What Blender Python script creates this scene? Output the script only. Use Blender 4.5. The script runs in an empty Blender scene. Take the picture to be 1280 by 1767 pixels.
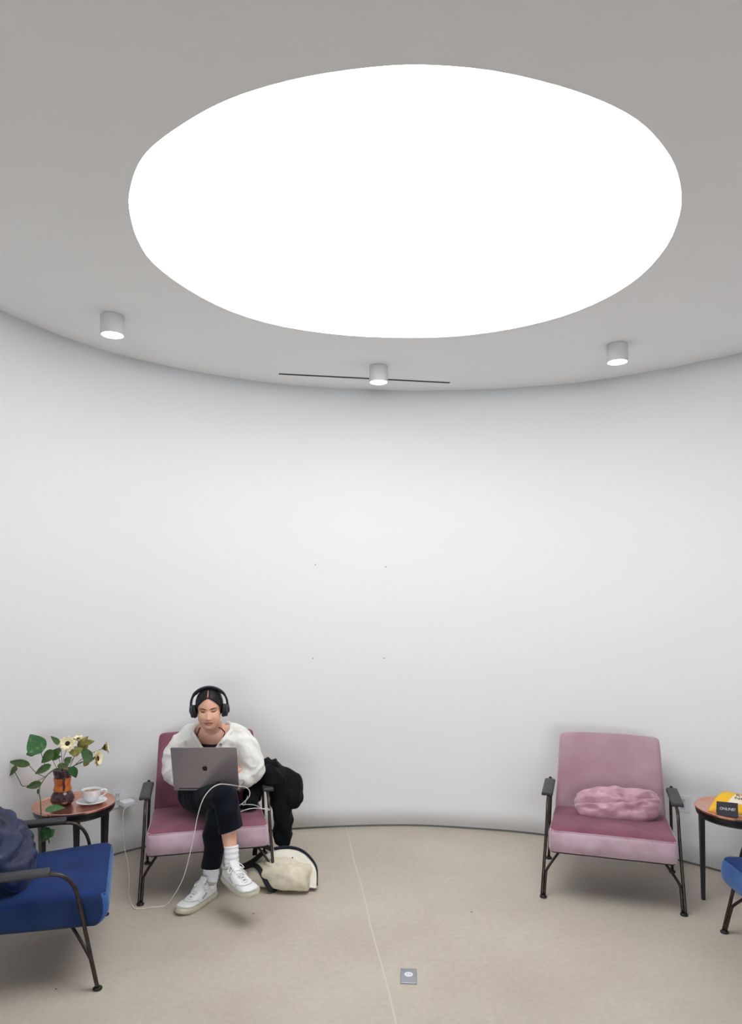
import bpy, bmesh, math, random
from mathutils import Vector, Matrix, noise
random.seed(7)
S = bpy.context.scene
COL = S.collection
V = Vector
# ------------------------------------------------------------------ camera, world, lights, exposure
EYE, FPX, PX, PY = 1.65, 1200.0, 640.0, 1020.0
CEIL = EYE + 1.406
cam = bpy.data.objects.new('camera', bpy.data.cameras.new('camera'))
COL.objects.link(cam)
cam.location = (0, 0, EYE); cam.rotation_euler = (math.pi/2, 0, 0)
cam.data.sensor_fit = 'HORIZONTAL'; cam.data.sensor_width = 36
cam.data.lens = 36*FPX/1280; cam.data.shift_y = (PY-883.5)/1280
cam.data.clip_start = .05
S.camera = cam
S.view_settings.view_transform = 'Standard'; S.view_settings.look = 'None'
S.view_settings.gamma = 1; S.view_settings.use_curve_mapping = False
S.view_settings.exposure = 0.0
w = bpy.data.worlds.new('world'); S.world = w; w.use_nodes = True
w.node_tree.nodes['Background'].inputs[0].default_value = (.80, .89, 1, 1)
w.node_tree.nodes['Background'].inputs[1].default_value = 10.0
SKY_E = 5.9          # luminous skylight
LAMP_E = 3.5
pl = bpy.data.lights.new('window_portal', 'AREA'); pl.shape = 'RECTANGLE'; pl.size = 5.1; pl.size_y = 2.45
pl.cycles.is_portal = True
po = bpy.data.objects.new('window_portal', pl); COL.objects.link(po)
po.location = (.15, -8.97, 1.28); po.rotation_euler = (math.pi/2, 0, 0)

def at(px, py, Y):
    return V(((px-PX)/FPX*Y, Y, EYE-(py-PY)/FPX*Y))

# ------------------------------------------------------------------ materials
def srgb(r, g, b):
    f = lambda c: (c/255/12.92 if c/255 <= .04045 else ((c/255+.055)/1.055)**2.4)
    return (f(r), f(g), f(b), 1)
def mat(name, col, rough=.6, metal=0, spec=.5, sheen=0, sheen_rough=.4, coat=0, noise_scale=None, col2=None,
        bump=0, bump_scale=200, lo=.35, hi=.65, trans=0, emit=None, emit_s=0, alpha=1, detail=4, sheen_tint=None, sub=0):
    m = bpy.data.materials.new(name); m.use_nodes = True
    nt = m.node_tree; b = nt.nodes['Principled BSDF']
    b.inputs['Base Color'].default_value = col
    b.inputs['Roughness'].default_value = rough
    b.inputs['Metallic'].default_value = metal
    b.inputs['Specular IOR Level'].default_value = spec
    b.inputs['Sheen Weight'].default_value = sheen
    b.inputs['Sheen Roughness'].default_value = sheen_rough
    if sheen_tint: b.inputs['Sheen Tint'].default_value = sheen_tint
    b.inputs['Coat Weight'].default_value = coat
    b.inputs['Transmission Weight'].default_value = trans
    if sub:
        b.inputs['Subsurface Weight'].default_value = sub
        b.inputs['Subsurface Radius'].default_value = (.01, .004, .002)
        b.inputs['Subsurface Scale'].default_value = 1
    if emit:
        b.inputs['Emission Color'].default_value = emit; b.inputs['Emission Strength'].default_value = emit_s
    tc = nt.nodes.new('ShaderNodeTexCoord')
    if noise_scale:
        n = nt.nodes.new('ShaderNodeTexNoise'); n.inputs['Scale'].default_value = noise_scale
        n.inputs['Detail'].default_value = detail
        r = nt.nodes.new('ShaderNodeValToRGB'); r.color_ramp.elements[0].position = lo; r.color_ramp.elements[1].position = hi
        r.color_ramp.elements[0].color = col; r.color_ramp.elements[1].color = col2
        nt.links.new(tc.outputs['Object'], n.inputs['Vector']); nt.links.new(n.outputs['Fac'], r.inputs['Fac'])
        nt.links.new(r.outputs['Color'], b.inputs['Base Color'])
    if bump:
        n2 = nt.nodes.new('ShaderNodeTexNoise'); n2.inputs['Scale'].default_value = bump_scale; n2.inputs['Detail'].default_value = 3
        bp = nt.nodes.new('ShaderNodeBump'); bp.inputs['Strength'].default_value = bump; bp.inputs['Distance'].default_value = .003
        nt.links.new(tc.outputs['Object'], n2.inputs['Vector']); nt.links.new(n2.outputs['Fac'], bp.inputs['Height'])
        nt.links.new(bp.outputs['Normal'], b.inputs['Normal'])
    return m
M = {}
M['wall'] = mat('wall_paint', srgb(233, 232, 231), .75, spec=.3, bump=.05, bump_scale=300)
M['wallback'] = mat('dark_unseen_wall', srgb(78, 77, 76), .8)  # unseen rear walls, made dark to cut bounce onto the near ceiling
M['ceiling'] = mat('ceiling_paint', srgb(242, 241, 239), .85, spec=.2)
M['reveal'] = mat('reveal_metal', srgb(120, 118, 112), .5, metal=.3)
M['sky'] = mat('skylight_diffuser', (1, 1, 1, 1), .6, emit=(.945, .972, 1, 1), emit_s=SKY_E)
M['lampface'] = mat('lamp_lens', (1, 1, 1, 1), .6, emit=(1, .97, .93, 1), emit_s=LAMP_E)
M['lampbody'] = mat('lamp_white', srgb(205, 204, 203), .5)
M['black'] = mat('slot_black', (.004, .004, .004, 1), .6)
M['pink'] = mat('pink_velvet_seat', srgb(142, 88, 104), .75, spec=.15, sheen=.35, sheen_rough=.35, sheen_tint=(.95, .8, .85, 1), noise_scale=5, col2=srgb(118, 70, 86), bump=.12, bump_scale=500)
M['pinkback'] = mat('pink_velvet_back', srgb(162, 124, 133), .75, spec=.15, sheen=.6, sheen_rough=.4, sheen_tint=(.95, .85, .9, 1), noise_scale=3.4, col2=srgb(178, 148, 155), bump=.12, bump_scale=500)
M['pinkfront'] = mat('pink_velvet_painted_sheen', srgb(180, 148, 158), .75, spec=.15, sheen=.6, sheen_rough=.4, sheen_tint=(.95, .82, .9, 1), noise_scale=9, col2=srgb(200, 174, 185), bump=.12, bump_scale=500)  # same pink velvet; lighter nap sheen of upright faces painted into the colour
M['pinkpillow'] = mat('pale_pink_satin', srgb(196, 154, 163), .4, spec=.5, sheen=.4, noise_scale=14, col2=srgb(174, 126, 138), bump=.2, bump_scale=60)
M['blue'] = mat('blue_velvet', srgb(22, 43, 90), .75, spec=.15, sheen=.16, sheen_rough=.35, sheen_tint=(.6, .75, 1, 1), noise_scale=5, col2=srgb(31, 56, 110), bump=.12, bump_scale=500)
M['bluefront'] = mat('blue_velvet_painted_sheen', srgb(50, 82, 138), .75, spec=.15, sheen=.45, sheen_rough=.4, sheen_tint=(.5, .7, 1, 1), noise_scale=6, col2=srgb(64, 98, 156), bump=.12, bump_scale=500)  # same blue velvet, its nap's light sheen put into the base colour
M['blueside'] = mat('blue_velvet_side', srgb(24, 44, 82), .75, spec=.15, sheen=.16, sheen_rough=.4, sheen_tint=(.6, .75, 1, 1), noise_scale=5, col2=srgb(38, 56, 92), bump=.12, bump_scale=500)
M['bluepillow'] = mat('navy_satin', srgb(13, 21, 48), .36, spec=.5, sheen=.12, sheen_tint=(.6, .75, 1, 1), noise_scale=12, col2=srgb(24, 37, 78), bump=.2, bump_scale=60)
M['tube'] = mat('bronze_tube', srgb(58, 50, 46), .35, metal=.75, noise_scale=40, col2=srgb(74, 66, 60))
M['arm'] = mat('armrest_leather', srgb(52, 52, 54), .5, bump=.15, bump_scale=400)
M['blacktable'] = mat('black_lacquer', srgb(20, 20, 21), .35, spec=.5)
M['copper'] = mat('copper_tray', srgb(236, 178, 156), .2, metal=.9, noise_scale=30, col2=srgb(226, 164, 140))
M['china'] = mat('white_china', srgb(232, 233, 235), .2, coat=.5)
M['coffee'] = mat('coffee', srgb(120, 72, 40), .2, noise_scale=40, col2=srgb(190, 150, 110))
M['glass'] = mat('smoky_vase_glass', srgb(150, 120, 120), .06, trans=.85)
M['darkwater'] = mat('murky_water', srgb(34, 34, 26), .25, noise_scale=60, col2=srgb(64, 56, 40), coat=.6)
M['amber'] = mat('amber_wood_collar', srgb(214, 120, 34), .3, noise_scale=30, col2=srgb(190, 92, 22), coat=.4)
M['darkbrown'] = mat('dark_brown_tie', srgb(66, 30, 18), .35)
M['leaf'] = mat('pothos_leaf', srgb(52, 104, 52), .45, noise_scale=38, col2=srgb(110, 150, 74), lo=.56, hi=.72, coat=.2)
M['leafdark'] = mat('dark_leaf', srgb(62, 96, 48), .5, noise_scale=40, col2=srgb(84, 108, 50))
M['leafolive'] = mat('olive_leaf', srgb(112, 104, 44), .55, noise_scale=40, col2=srgb(160, 150, 80))
M['stem'] = mat('green_stem', srgb(74, 100, 48), .5)
M['stemdark'] = mat('dark_stem', srgb(44, 50, 34), .6)
M['petal'] = mat('cream_petal', srgb(250, 240, 204), .6, noise_scale=60, col2=srgb(244, 224, 164))
M['floret'] = mat('dark_brown_floret', srgb(56, 28, 20), .8, bump=.8, bump_scale=600)
M['calyx'] = mat('brown_calyx', srgb(122, 84, 40), .7)
M['plastic'] = mat('white_plastic', srgb(226, 227, 230), .35)
M['plasticgrey'] = mat('pale_grey_plastic', srgb(206, 208, 212), .4)
M['cable'] = mat('white_cable', srgb(222, 220, 214), .45)
M['steel'] = mat('brushed_steel_plate', srgb(165, 167, 172), .38, metal=.7)
M['yellow'] = mat('yellow_paper', srgb(246, 190, 30), .6)
M['cream'] = mat('cream_paper', srgb(244, 230, 205), .6)
M['redink'] = mat('red_ink', srgb(140, 40, 44), .6)
M['darkink'] = mat('dark_ink', srgb(70, 50, 70), .6)
M['slate'] = mat('chalk_card', srgb(42, 46, 54), .6)
M['chalk'] = mat('chalk_white', srgb(225, 226, 230), .8)
M['skin'] = mat('skin', srgb(222, 168, 138), .42, spec=.45, noise_scale=24, col2=srgb(228, 172, 148))
M['lips'] = mat('lips', srgb(190, 108, 96), .4)
M['lid'] = mat('eyelid', srgb(166, 108, 92), .5)
M['hair'] = mat('black_hair', srgb(13, 11, 12), .5, spec=.3, bump=.5, bump_scale=90)
M['brow'] = mat('brow_hair', srgb(40, 24, 20), .7)
M['headphone'] = mat('charcoal_plastic', srgb(46, 50, 56), .42)
M['earpad'] = mat('black_ear_pad', srgb(22, 23, 25), .55)
M['knit'] = mat('white_knit', srgb(236, 233, 226), .9, spec=.1, sheen=.25, noise_scale=20, col2=srgb(228, 224, 215), bump=.3, bump_scale=350)
M['trouser'] = mat('navy_black_cloth', srgb(17, 21, 32), .85, spec=.12, sheen=.05, noise_scale=12, col2=srgb(12, 14, 20), bump=.2, bump_scale=400)
M['sock'] = mat('white_sock', srgb(236, 236, 238), .9, bump=.4, bump_scale=260)
M['shoe'] = mat('white_leather', srgb(232, 231, 229), .45, noise_scale=20, col2=srgb(222, 221, 217))
M['sole'] = mat('cream_sole', srgb(206, 198, 176), .6, noise_scale=40, col2=srgb(190, 182, 160))
M['shoegrey'] = mat('grey_suede', srgb(176, 170, 162), .8)
M['lace'] = mat('white_lace', srgb(238, 236, 232), .8)
M['lapmetal'] = mat('space_grey_aluminium', srgb(160, 148, 148), .26, metal=.45)
M['lapdark'] = mat('laptop_dark', srgb(24, 24, 26), .35)
M['lapglass'] = mat('laptop_screen', srgb(30, 38, 50), .15, emit=(.6, .7, .9, 1), emit_s=.25)
M['logo'] = mat('polished_logo', srgb(44, 40, 42), .12, metal=.6)
M['coat'] = mat('black_coat', srgb(8, 9, 11), .8, spec=.15, sheen=.03, noise_scale=10, col2=srgb(13, 15, 18), bump=.2, bump_scale=300)
M['canvas'] = mat('cream_canvas', srgb(222, 212, 190), .85, noise_scale=24, col2=srgb(206, 194, 170), bump=.4, bump_scale=300)
M['canvaswhite'] = mat('white_canvas', srgb(234, 228, 214), .85, noise_scale=24, col2=srgb(224, 217, 200), bump=.3, bump_scale=300)
M['navy'] = mat('navy_trim', srgb(26, 30, 48), .8)
M['strap'] = mat('black_strap', srgb(16, 16, 20), .85)
M['windowframe'] = mat('window_frame_paint', srgb(200, 200, 200), .5)

def floor_mat():
    m = bpy.data.materials.new('polished_concrete'); m.use_nodes = True
    nt = m.node_tree; b = nt.nodes['Principled BSDF']; N = nt.nodes.new; L = nt.links.new
    tc = N('ShaderNodeTexCoord')
    n1 = N('ShaderNodeTexNoise'); n1.inputs['Scale'].default_value = 1.3; n1.inputs['Detail'].default_value = 8; n1.inputs['Roughness'].default_value = .62
    n2 = N('ShaderNodeTexNoise'); n2.inputs['Scale'].default_value = 40; n2.inputs['Detail'].default_value = 6
    r1 = N('ShaderNodeValToRGB'); r1.color_ramp.elements[0].position = .3; r1.color_ramp.elements[1].position = .7
    r1.color_ramp.elements[0].color = srgb(181, 169, 155); r1.color_ramp.elements[1].color = srgb(199, 188, 174)
    mx = N('ShaderNodeMix'); mx.data_type = 'RGBA'; mx.blend_type = 'OVERLAY'; mx.inputs[0].default_value = .14
    L(tc.outputs['Object'], n1.inputs['Vector']); L(tc.outputs['Object'], n2.inputs['Vector'])
    L(n1.outputs['Fac'], r1.inputs['Fac']); L(r1.outputs['Color'], mx.inputs[6]); L(n2.outputs['Fac'], mx.inputs[7])
    # small dark specks
    n3 = N('ShaderNodeTexVoronoi'); n3.inputs['Scale'].default_value = 2.6
    r3 = N('ShaderNodeMath'); r3.operation = 'LESS_THAN'; r3.inputs[1].default_value = .016
    mx3 = N('ShaderNodeMix'); mx3.data_type = 'RGBA'; mx3.inputs[7].default_value = srgb(96, 84, 72)
    L(tc.outputs['Object'], n3.inputs['Vector']); L(n3.outputs['Distance'], r3.inputs[0])
    L(r3.outputs[0], mx3.inputs[0]); L(mx.outputs[2], mx3.inputs[6])
    L(mx3.outputs[2], b.inputs['Base Color'])
    r2 = N('ShaderNodeMapRange'); r2.inputs['To Min'].default_value = .38; r2.inputs['To Max'].default_value = .58
    L(n1.outputs['Fac'], r2.inputs['Value']); L(r2.outputs['Result'], b.inputs['Roughness'])
    b.inputs['Specular IOR Level'].default_value = .35
    return m
M['floor'] = floor_mat()
M['joint'] = mat('joint_filler', srgb(203, 193, 178), .5)

# ------------------------------------------------------------------ mesh helpers
def obj(name, bm, m, parent=None, smooth=True, mats=None):
    if isinstance(bm, bmesh.types.BMesh):
        bmesh.ops.recalc_face_normals(bm, faces=bm.faces)
        me = bpy.data.meshes.new(name); bm.to_mesh(me); bm.free()
    else: me = bm
    if mats:
        for k in mats: me.materials.append(M[k])
    else:
        me.materials.clear(); me.materials.append(M[m])
    if smooth:
        me.polygons.foreach_set('use_smooth', [True]*len(me.polygons))
        me.update()
    o = bpy.data.objects.new(name, me); COL.objects.link(o)
    if parent: o.parent = parent
    return o
def autosmooth(o, deg=35):
    me = o.data; bm = bmesh.new(); bm.from_mesh(me)
    for e in bm.edges:
        if len(e.link_faces) == 2 and e.calc_face_angle(0) > math.radians(deg): e.smooth = False
    bm.to_mesh(me); bm.free(); return o
def tag(o, label=None, cat=None, group=None, kind=None):
    if label: o['label'] = label
    if cat: o['category'] = cat
    if group: o['group'] = group
    if kind: o['kind'] = kind
    return o
def thing(name, label, cat, loc=(0, 0, 0), rz=0, group=None):
    o = bpy.data.objects.new(name, None); COL.objects.link(o)
    o.location = loc; o.rotation_euler = (0, 0, rz); o.empty_display_size = .05
    return tag(o, label, cat, group)
def to_local(parent_loc, pts):
    return [V(p)-V(parent_loc) for p in pts]
def catmull(P, n=8, closed=False):
    P = [V(p) for p in P]; out = []
    N = len(P)
    rng = range(N) if closed else range(N-1)
    for i in rng:
        if closed: a, b, c, d = P[(i-1) % N], P[i], P[(i+1) % N], P[(i+2) % N]
        else: a, b, c, d = P[max(i-1, 0)], P[i], P[i+1], P[min(i+2, N-1)]
        for k in range(n):
            t = k/n
            out.append(.5*((2*b)+(c-a)*t+(2*a-5*b+4*c-d)*t*t+(3*b-a-3*c+d)*t*t*t))
    if not closed: out.append(P[-1])
    return out
def tube(bm, P, R, seg=10, n=8, side=None, cap=True, closed=False, smoothpath=True):
    """sweep; R: scalar, list of scalars or of (a,b) pairs, b along `side`-perpendicular"""
    P = [V(p) for p in P]
    if not isinstance(R, (list, tuple)): R = [R]*len(P)
    R = [(r, r) if not isinstance(r, (list, tuple)) else r for r in R]
    if smoothpath:
        Q = catmull(P, n, closed)
        RR = [V((r[0], r[1], 0)) for r in R]; RQ = catmull(RR, n, closed)
    else: Q = P; RQ = [V((r[0], r[1], 0)) for r in R]
    rings = []; up = None; L = len(Q)
    for i, q in enumerate(Q):
        if closed: t = Q[(i+1) % L]-Q[(i-1) % L]
        else: t = Q[min(i+1, L-1)]-Q[max(i-1, 0)]
        if t.length < 1e-9: t = V((0, 0, 1))
        t.normalize()
        if side is not None:
            s = V(side); s = (s-t*s.dot(t)).normalized()
        else:
            if up is None:
                s = t.orthogonal().normalized()
            else:
                s = (up-t*up.dot(t)).normalized()
            up = s
        u = t.cross(s)
        a, b = RQ[i][0], RQ[i][1]
        rings.append([bm.verts.new(q+s*a*math.cos(2*math.pi*k/seg)+u*b*math.sin(2*math.pi*k/seg)) for k in range(seg)])
    m = L if closed else L-1
    for i in range(m):
        A, B = rings[i], rings[(i+1) % L]
        for k in range(seg):
            bm.faces.new((A[k], A[(k+1) % seg], B[(k+1) % seg], B[k]))
    if cap and not closed:
        bm.faces.new(rings[0][::-1]); bm.faces.new(rings[-1])
    return rings
def ell(bm, c, r, rot=None, seg=20, rings=14):
    mtx = Matrix.Translation(V(c)) @ (rot.to_4x4() if rot else Matrix()) @ Matrix.Diagonal((r[0], r[1], r[2], 1))
    bmesh.ops.create_uvsphere(bm, u_segments=seg, v_segments=rings, radius=1, matrix=mtx)
def limb(bm, P, R, **k):
    """tube with round ends (overlapping spheres), for fusing"""
    tube(bm, P, R, seg=16, n=8, **k)
    for p, r in ((P[0], R[0]), (P[-1], R[-1])):
        if isinstance(r, (list, tuple)): continue
        ell(bm, p, (r, r, r), seg=14, rings=10)
def fuse(bm, voxel=.006, smooth=6, factor=.5):
    me = bpy.data.meshes.new('tmp'); bm.to_mesh(me); bm.free()
    o = bpy.data.objects.new('tmp', me); COL.objects.link(o)
    r = o.modifiers.new('r', 'REMESH'); r.mode = 'VOXEL'; r.voxel_size = voxel; r.use_smooth_shade = True
    s = o.modifiers.new('s', 'SMOOTH'); s.iterations = smooth; s.factor = factor
    dg = bpy.context.evaluated_depsgraph_get(); dg.update()
    out = bpy.data.meshes.new_from_object(o.evaluated_get(dg), depsgraph=dg)
    bpy.data.objects.remove(o); bpy.data.meshes.remove(me)
    return out
def warp(me, fn):
    """move every vertex by fn(co, normal) -> new co"""
    ns = [v.normal.copy() for v in me.vertices]
    for v, n in zip(me.vertices, ns): v.co = fn(v.co.copy(), n)
    me.update()
def rbox(bm, half, r, n=6, center=(0, 0, 0), fn=None, round_n=3):
    """rounded box with n divisions across the flats; fn deforms each vertex"""
    def coords(h):
        c = [-h+r*(1-math.cos(math.pi/2*k/round_n)) for k in range(round_n)]
        flat = [-h+r+(2*(h-r))*k/n for k in range(n+1)]
        return c+flat+[-x for x in c[::-1]]
    xs, ys, zs = coords(half[0]), coords(half[1]), coords(half[2])
    C = V(center); cache = {}
    def vert(i, j, k):
        key = (i, j, k)
        if key in cache: return cache[key]
        p = V((xs[i], ys[j], zs[k]))
        q = V([max(-(half[a]-r), min(half[a]-r, p[a])) for a in range(3)])
        d = p-q
        if d.length > 1e-9:
            p = q+d.normalized()*r
        if fn: p = fn(p)
        cache[key] = bm.verts.new(p+C); return cache[key]
    A, B, D = len(xs)-1, len(ys)-1, len(zs)-1
    F = []
    for i in range(A):
        for j in range(B):
            F.append(bm.faces.new((vert(i, j, 0), vert(i, j+1, 0), vert(i+1, j+1, 0), vert(i+1, j, 0))))
            F.append(bm.faces.new((vert(i, j, D), vert(i+1, j, D), vert(i+1, j+1, D), vert(i, j+1, D))))
    for i in range(A):
        for k in range(D):
            F.append(bm.faces.new((vert(i, 0, k), vert(i+1, 0, k), vert(i+1, 0, k+1), vert(i, 0, k+1))))
            F.append(bm.faces.new((vert(i, B, k), vert(i, B, k+1), vert(i+1, B, k+1), vert(i+1, B, k))))
    for j in range(B):
        for k in range(D):
            F.append(bm.faces.new((vert(0, j, k), vert(0, j, k+1), vert(0, j+1, k+1), vert(0, j+1, k))))
            F.append(bm.faces.new((vert(A, j, k), vert(A, j+1, k), vert(A, j+1, k+1), vert(A, j, k+1))))
    return F
def lathe(bm, prof, seg=40, center=(0, 0, 0), cap_bottom=True, cap_top=True):
    C = V(center)
    rings = [[bm.verts.new(C+V((r*math.cos(2*math.pi*k/seg), r*math.sin(2*math.pi*k/seg), z))) for k in range(seg)] for r, z in prof]
    for A, B in zip(rings, rings[1:]):
        for k in range(seg): bm.faces.new((A[k], A[(k+1) % seg], B[(k+1) % seg], B[k]))
    if cap_bottom: bm.faces.new(rings[0][::-1])
    if cap_top: bm.faces.new(rings[-1])
def solid(o, th, off=-1):
    """thickness applied as real geometry"""
    md = o.modifiers.new('t', 'SOLIDIFY'); md.thickness = th; md.offset = off
    return o
def textmesh(name, s, size, m, parent, mtx, extrude=.0004, shear=0, space=1):
    cu = bpy.data.curves.new(name, 'FONT'); cu.body = s; cu.size = size; cu.extrude = extrude
    cu.align_x = 'CENTER'; cu.align_y = 'CENTER'; cu.shear = shear; cu.space_character = space
    o = bpy.data.objects.new('tmp', cu); COL.objects.link(o)
    dg = bpy.context.evaluated_depsgraph_get(); dg.update()
    me = bpy.data.meshes.new_from_object(o.evaluated_get(dg), depsgraph=dg)
    bpy.data.objects.remove(o)
    me.transform(mtx)
    return obj(name, me, m, parent, smooth=False)

# ------------------------------------------------------------------ the room
bot = [(-2.45, .1), (-2.52, .6), (-2.5, 1.7), (-2.35, 2.75), (-2.02, 3.7), (-1.611, 4.314), (-1.2, 4.60), (-.539, 4.80), (.2, 4.875),
       (.75, 4.80), (1.17, 4.68), (1.55, 4.49), (1.9, 4.22), (2.2, 3.88), (2.55, 3.25), (2.75, 2.4), (2.85, 1.2), (2.8, .1)]
top = [(-2.42, .1), (-2.45, .6), (-2.35, 1.7), (-2.15, 2.6), (-1.87, 3.45), (-1.60, 4.00), (-1.2, 4.40), (-.6, 4.73), (.2, 4.875),
       (.85, 4.84), (1.40, 4.69), (1.75, 4.48), (2.0, 4.28), (2.25, 4.02), (2.6, 3.35), (2.78, 2.4), (2.85, 1.2), (2.8, .1)]
B2 = catmull([V((x, y, 0)) for x, y in bot], 10); T2 = catmull([V((x, y, 0)) for x, y in top], 10)
GAP = .016
bm = bmesh.new(); rows = []
for j in range(25):
    t = j/24; z = GAP+(CEIL-GAP)*t
    rows.append([bm.verts.new((b.x*(1-t)+a.x*t, b.y*(1-t)+a.y*t, z)) for b, a in zip(B2, T2)])
for A, B in zip(rows, rows[1:]):
    for k in range(len(A)-1): bm.faces.new((A[k], A[k+1], B[k+1], B[k]))
wall = obj('wall_far', bm, 'wall'); tag(wall, kind='structure')
inward = [p for p in wall.data.polygons if p.center.y > 4.7][0].normal.y < 0
solid(wall, .08, -1 if inward else 1)
def wall_pt(x, z):
    """point on the wall's inner face at world x, height z, with inward normal (frontal half)"""
    t = (z-GAP)/(CEIL-GAP); C = [b*(1-t)+a*t for b, a in zip(B2, T2)]
    for p, q in zip(C, C[1:]):
        if p.y > 2.5 and p.x <= x <= q.x:
            f = (x-p.x)/(q.x-p.x); r = p+(q-p)*f; d = (q-p).normalized()
            return V((r.x, r.y, z)), V((d.y, -d.x, 0))
# recessed shadow joint at the foot of the wall
bm = bmesh.new()
def offs(C, d):
    out = []
    for i, p in enumerate(C):
        t = (C[min(i+1, len(C)-1)]-C[max(i-1, 0)]).normalized(); out.append(p+V((-t.y, t.x, 0))*d)
    return out
O1, O2 = offs(B2, .010), offs(B2, .06)
for (a, za), (b, zb) in (((O1, 0), (O1, GAP)), ((O1, GAP), (O2, GAP)), ((O2, GAP), (O2, 0)), ((O2, 0), (O1, 0))):
    va = [bm.verts.new((p.x, p.y, za)) for p in a]; vb = [bm.verts.new((p.x, p.y, zb)) for p in b]
    for k in range(len(a)-1): bm.faces.new((va[k], va[k+1], vb[k+1], vb[k]))
tag(obj('baseboard_far', bm, 'reveal', smooth=False), kind='structure')
# screw holes left in the wall
for px, py in ((545, 975), (665.5, 978), (541, 1135), (662, 1136)):
    p0 = at(px, py, 4.86); p, n = wall_pt(p0.x, p0.z)
    bm = bmesh.new(); rot = V((0, 0, 1)).rotation_difference(n).to_matrix().to_4x4()
    bmesh.ops.create_cone(bm, cap_ends=True, segments=10, radius1=.005, radius2=.0035, depth=.006, matrix=Matrix.Translation(p) @ rot)
    obj('screw_hole', bm, 'reveal', wall, smooth=False)
# floor
bm = bmesh.new()
x0, x1, y0, y1, z0 = -2.7, 3.0, -9.1, 5.05, -.1
NX, NY = 40, 50
g = [[bm.verts.new((x0+(x1-x0)*i/NX, y0+(y1-y0)*j/NY, 0)) for i in range(NX+1)] for j in range(NY+1)]
for j in range(NY):
    for i in range(NX): bm.faces.new((g[j][i], g[j][i+1], g[j+1][i+1], g[j+1][i]))
fl = obj('floor', bm, 'floor', smooth=False); tag(fl, kind='structure'); solid(fl, .1)
bm = bmesh.new()   # filled control joint, ground flush with the slab
JP = [V((-.175+.004*math.sin(k*1.7), 4.86-k*.2, .0006)) for k in range(26)]
JP = [V((-.175+(4.86-p.y)*.123+.003*math.sin(p.y*7), p.y, .0006)) for p in JP]
for a, b in zip(JP, JP[1:]):
    bm.faces.new([bm.verts.new(q) for q in (a-V((.004, 0, 0)), a+V((.004, 0, 0)), b+V((.004, 0, 0)), b-V((.004, 0, 0)))])
obj('control_joint', bm, 'joint', fl, smooth=False)
# ceiling with the round skylight opening
HC = CEIL-EYE
sky_px = [(222, 345), (229, 308), (243, 276), (268, 248), (318, 212), (375, 180), (440, 155), (530, 132), (640, 116), (735, 112), (850, 122), (960, 147),
          (1040, 175), (1098, 206), (1137, 243), (1164, 285), (1175, 330), (1172, 372), (1150, 425), (1105, 476), (1045, 515), (970, 546), (880, 568), (790, 580),
          (705, 583), (600, 579), (490, 564), (400, 538), (325, 500), (265, 455), (238, 415), (226, 378)]
SKC = [V((( x-PX)/(PY-y)*HC, HC*FPX/(PY-y), CEIL)) for x, y in sky_px]
SKC = catmull(SKC, 3, closed=True)
sc = V((.14, 2.86, CEIL)); NS = len(SKC)
bm = bmesh.new()
def outer_pt(p):
    d = (p-sc); d.z = 0; d.normalize()
    ts = []
    if d.x > 1e-6: ts.append((3.0-sc.x)/d.x)
    if d.x < -1e-6: ts.append((-2.7-sc.x)/d.x)
    if d.y > 1e-6: ts.append((5.05-sc.y)/d.y)
    if d.y < -1e-6: ts.append((-9.1-sc.y)/d.y)
    return sc+d*min(ts)
inner = [bm.verts.new(p) for p in SKC]; mid = [bm.verts.new(p+(outer_pt(p)-p)*.3) for p in SKC]; outer = [bm.verts.new(outer_pt(p)) for p in SKC]
for A, B in ((inner, mid), (mid, outer)):
    for k in range(NS): bm.faces.new((A[k], A[(k+1) % NS], B[(k+1) % NS], B[k]))
lip = [bm.verts.new(p+V((0, 0, .012))) for p in SKC]
for k in range(NS): bm.faces.new((inner[k], inner[(k+1) % NS], lip[(k+1) % NS], lip[k]))
corn = [V((3, 5.05, CEIL)), V((-2.7, 5.05, CEIL)), V((-2.7, -9.1, CEIL)), V((3, -9.1, CEIL))]
for c in corn:
    i = min(range(NS), key=lambda k: (outer[k].co-c).length); j = (i+1) % NS; h = (i-1) % NS
    cv = bm.verts.new(c)
    other = j if abs(outer[j].co.x-outer[i].co.x) > 1e-4 and abs(outer[j].co.y-outer[i].co.y) > 1e-4 else h
    bm.faces.new((outer[i], outer[other], cv))
ce = obj('ceiling', bm, 'ceiling', smooth=False); tag(ce, kind='structure')
bm = bmesh.new(); ctr = bm.verts.new(sc+V((0, 0, .012)))
ring = [bm.verts.new(p+V((0, 0, .012))+(p-sc)*.01) for p in SKC]
for k in range(NS): bm.faces.new((ctr, ring[k], ring[(k+1) % NS]))
sk = obj('skylight', bm, 'sky', smooth=False)
tag(sk, 'huge glowing white round skylight panel set in the ceiling', 'skylight'); solid(sk, .01, 1)
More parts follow.
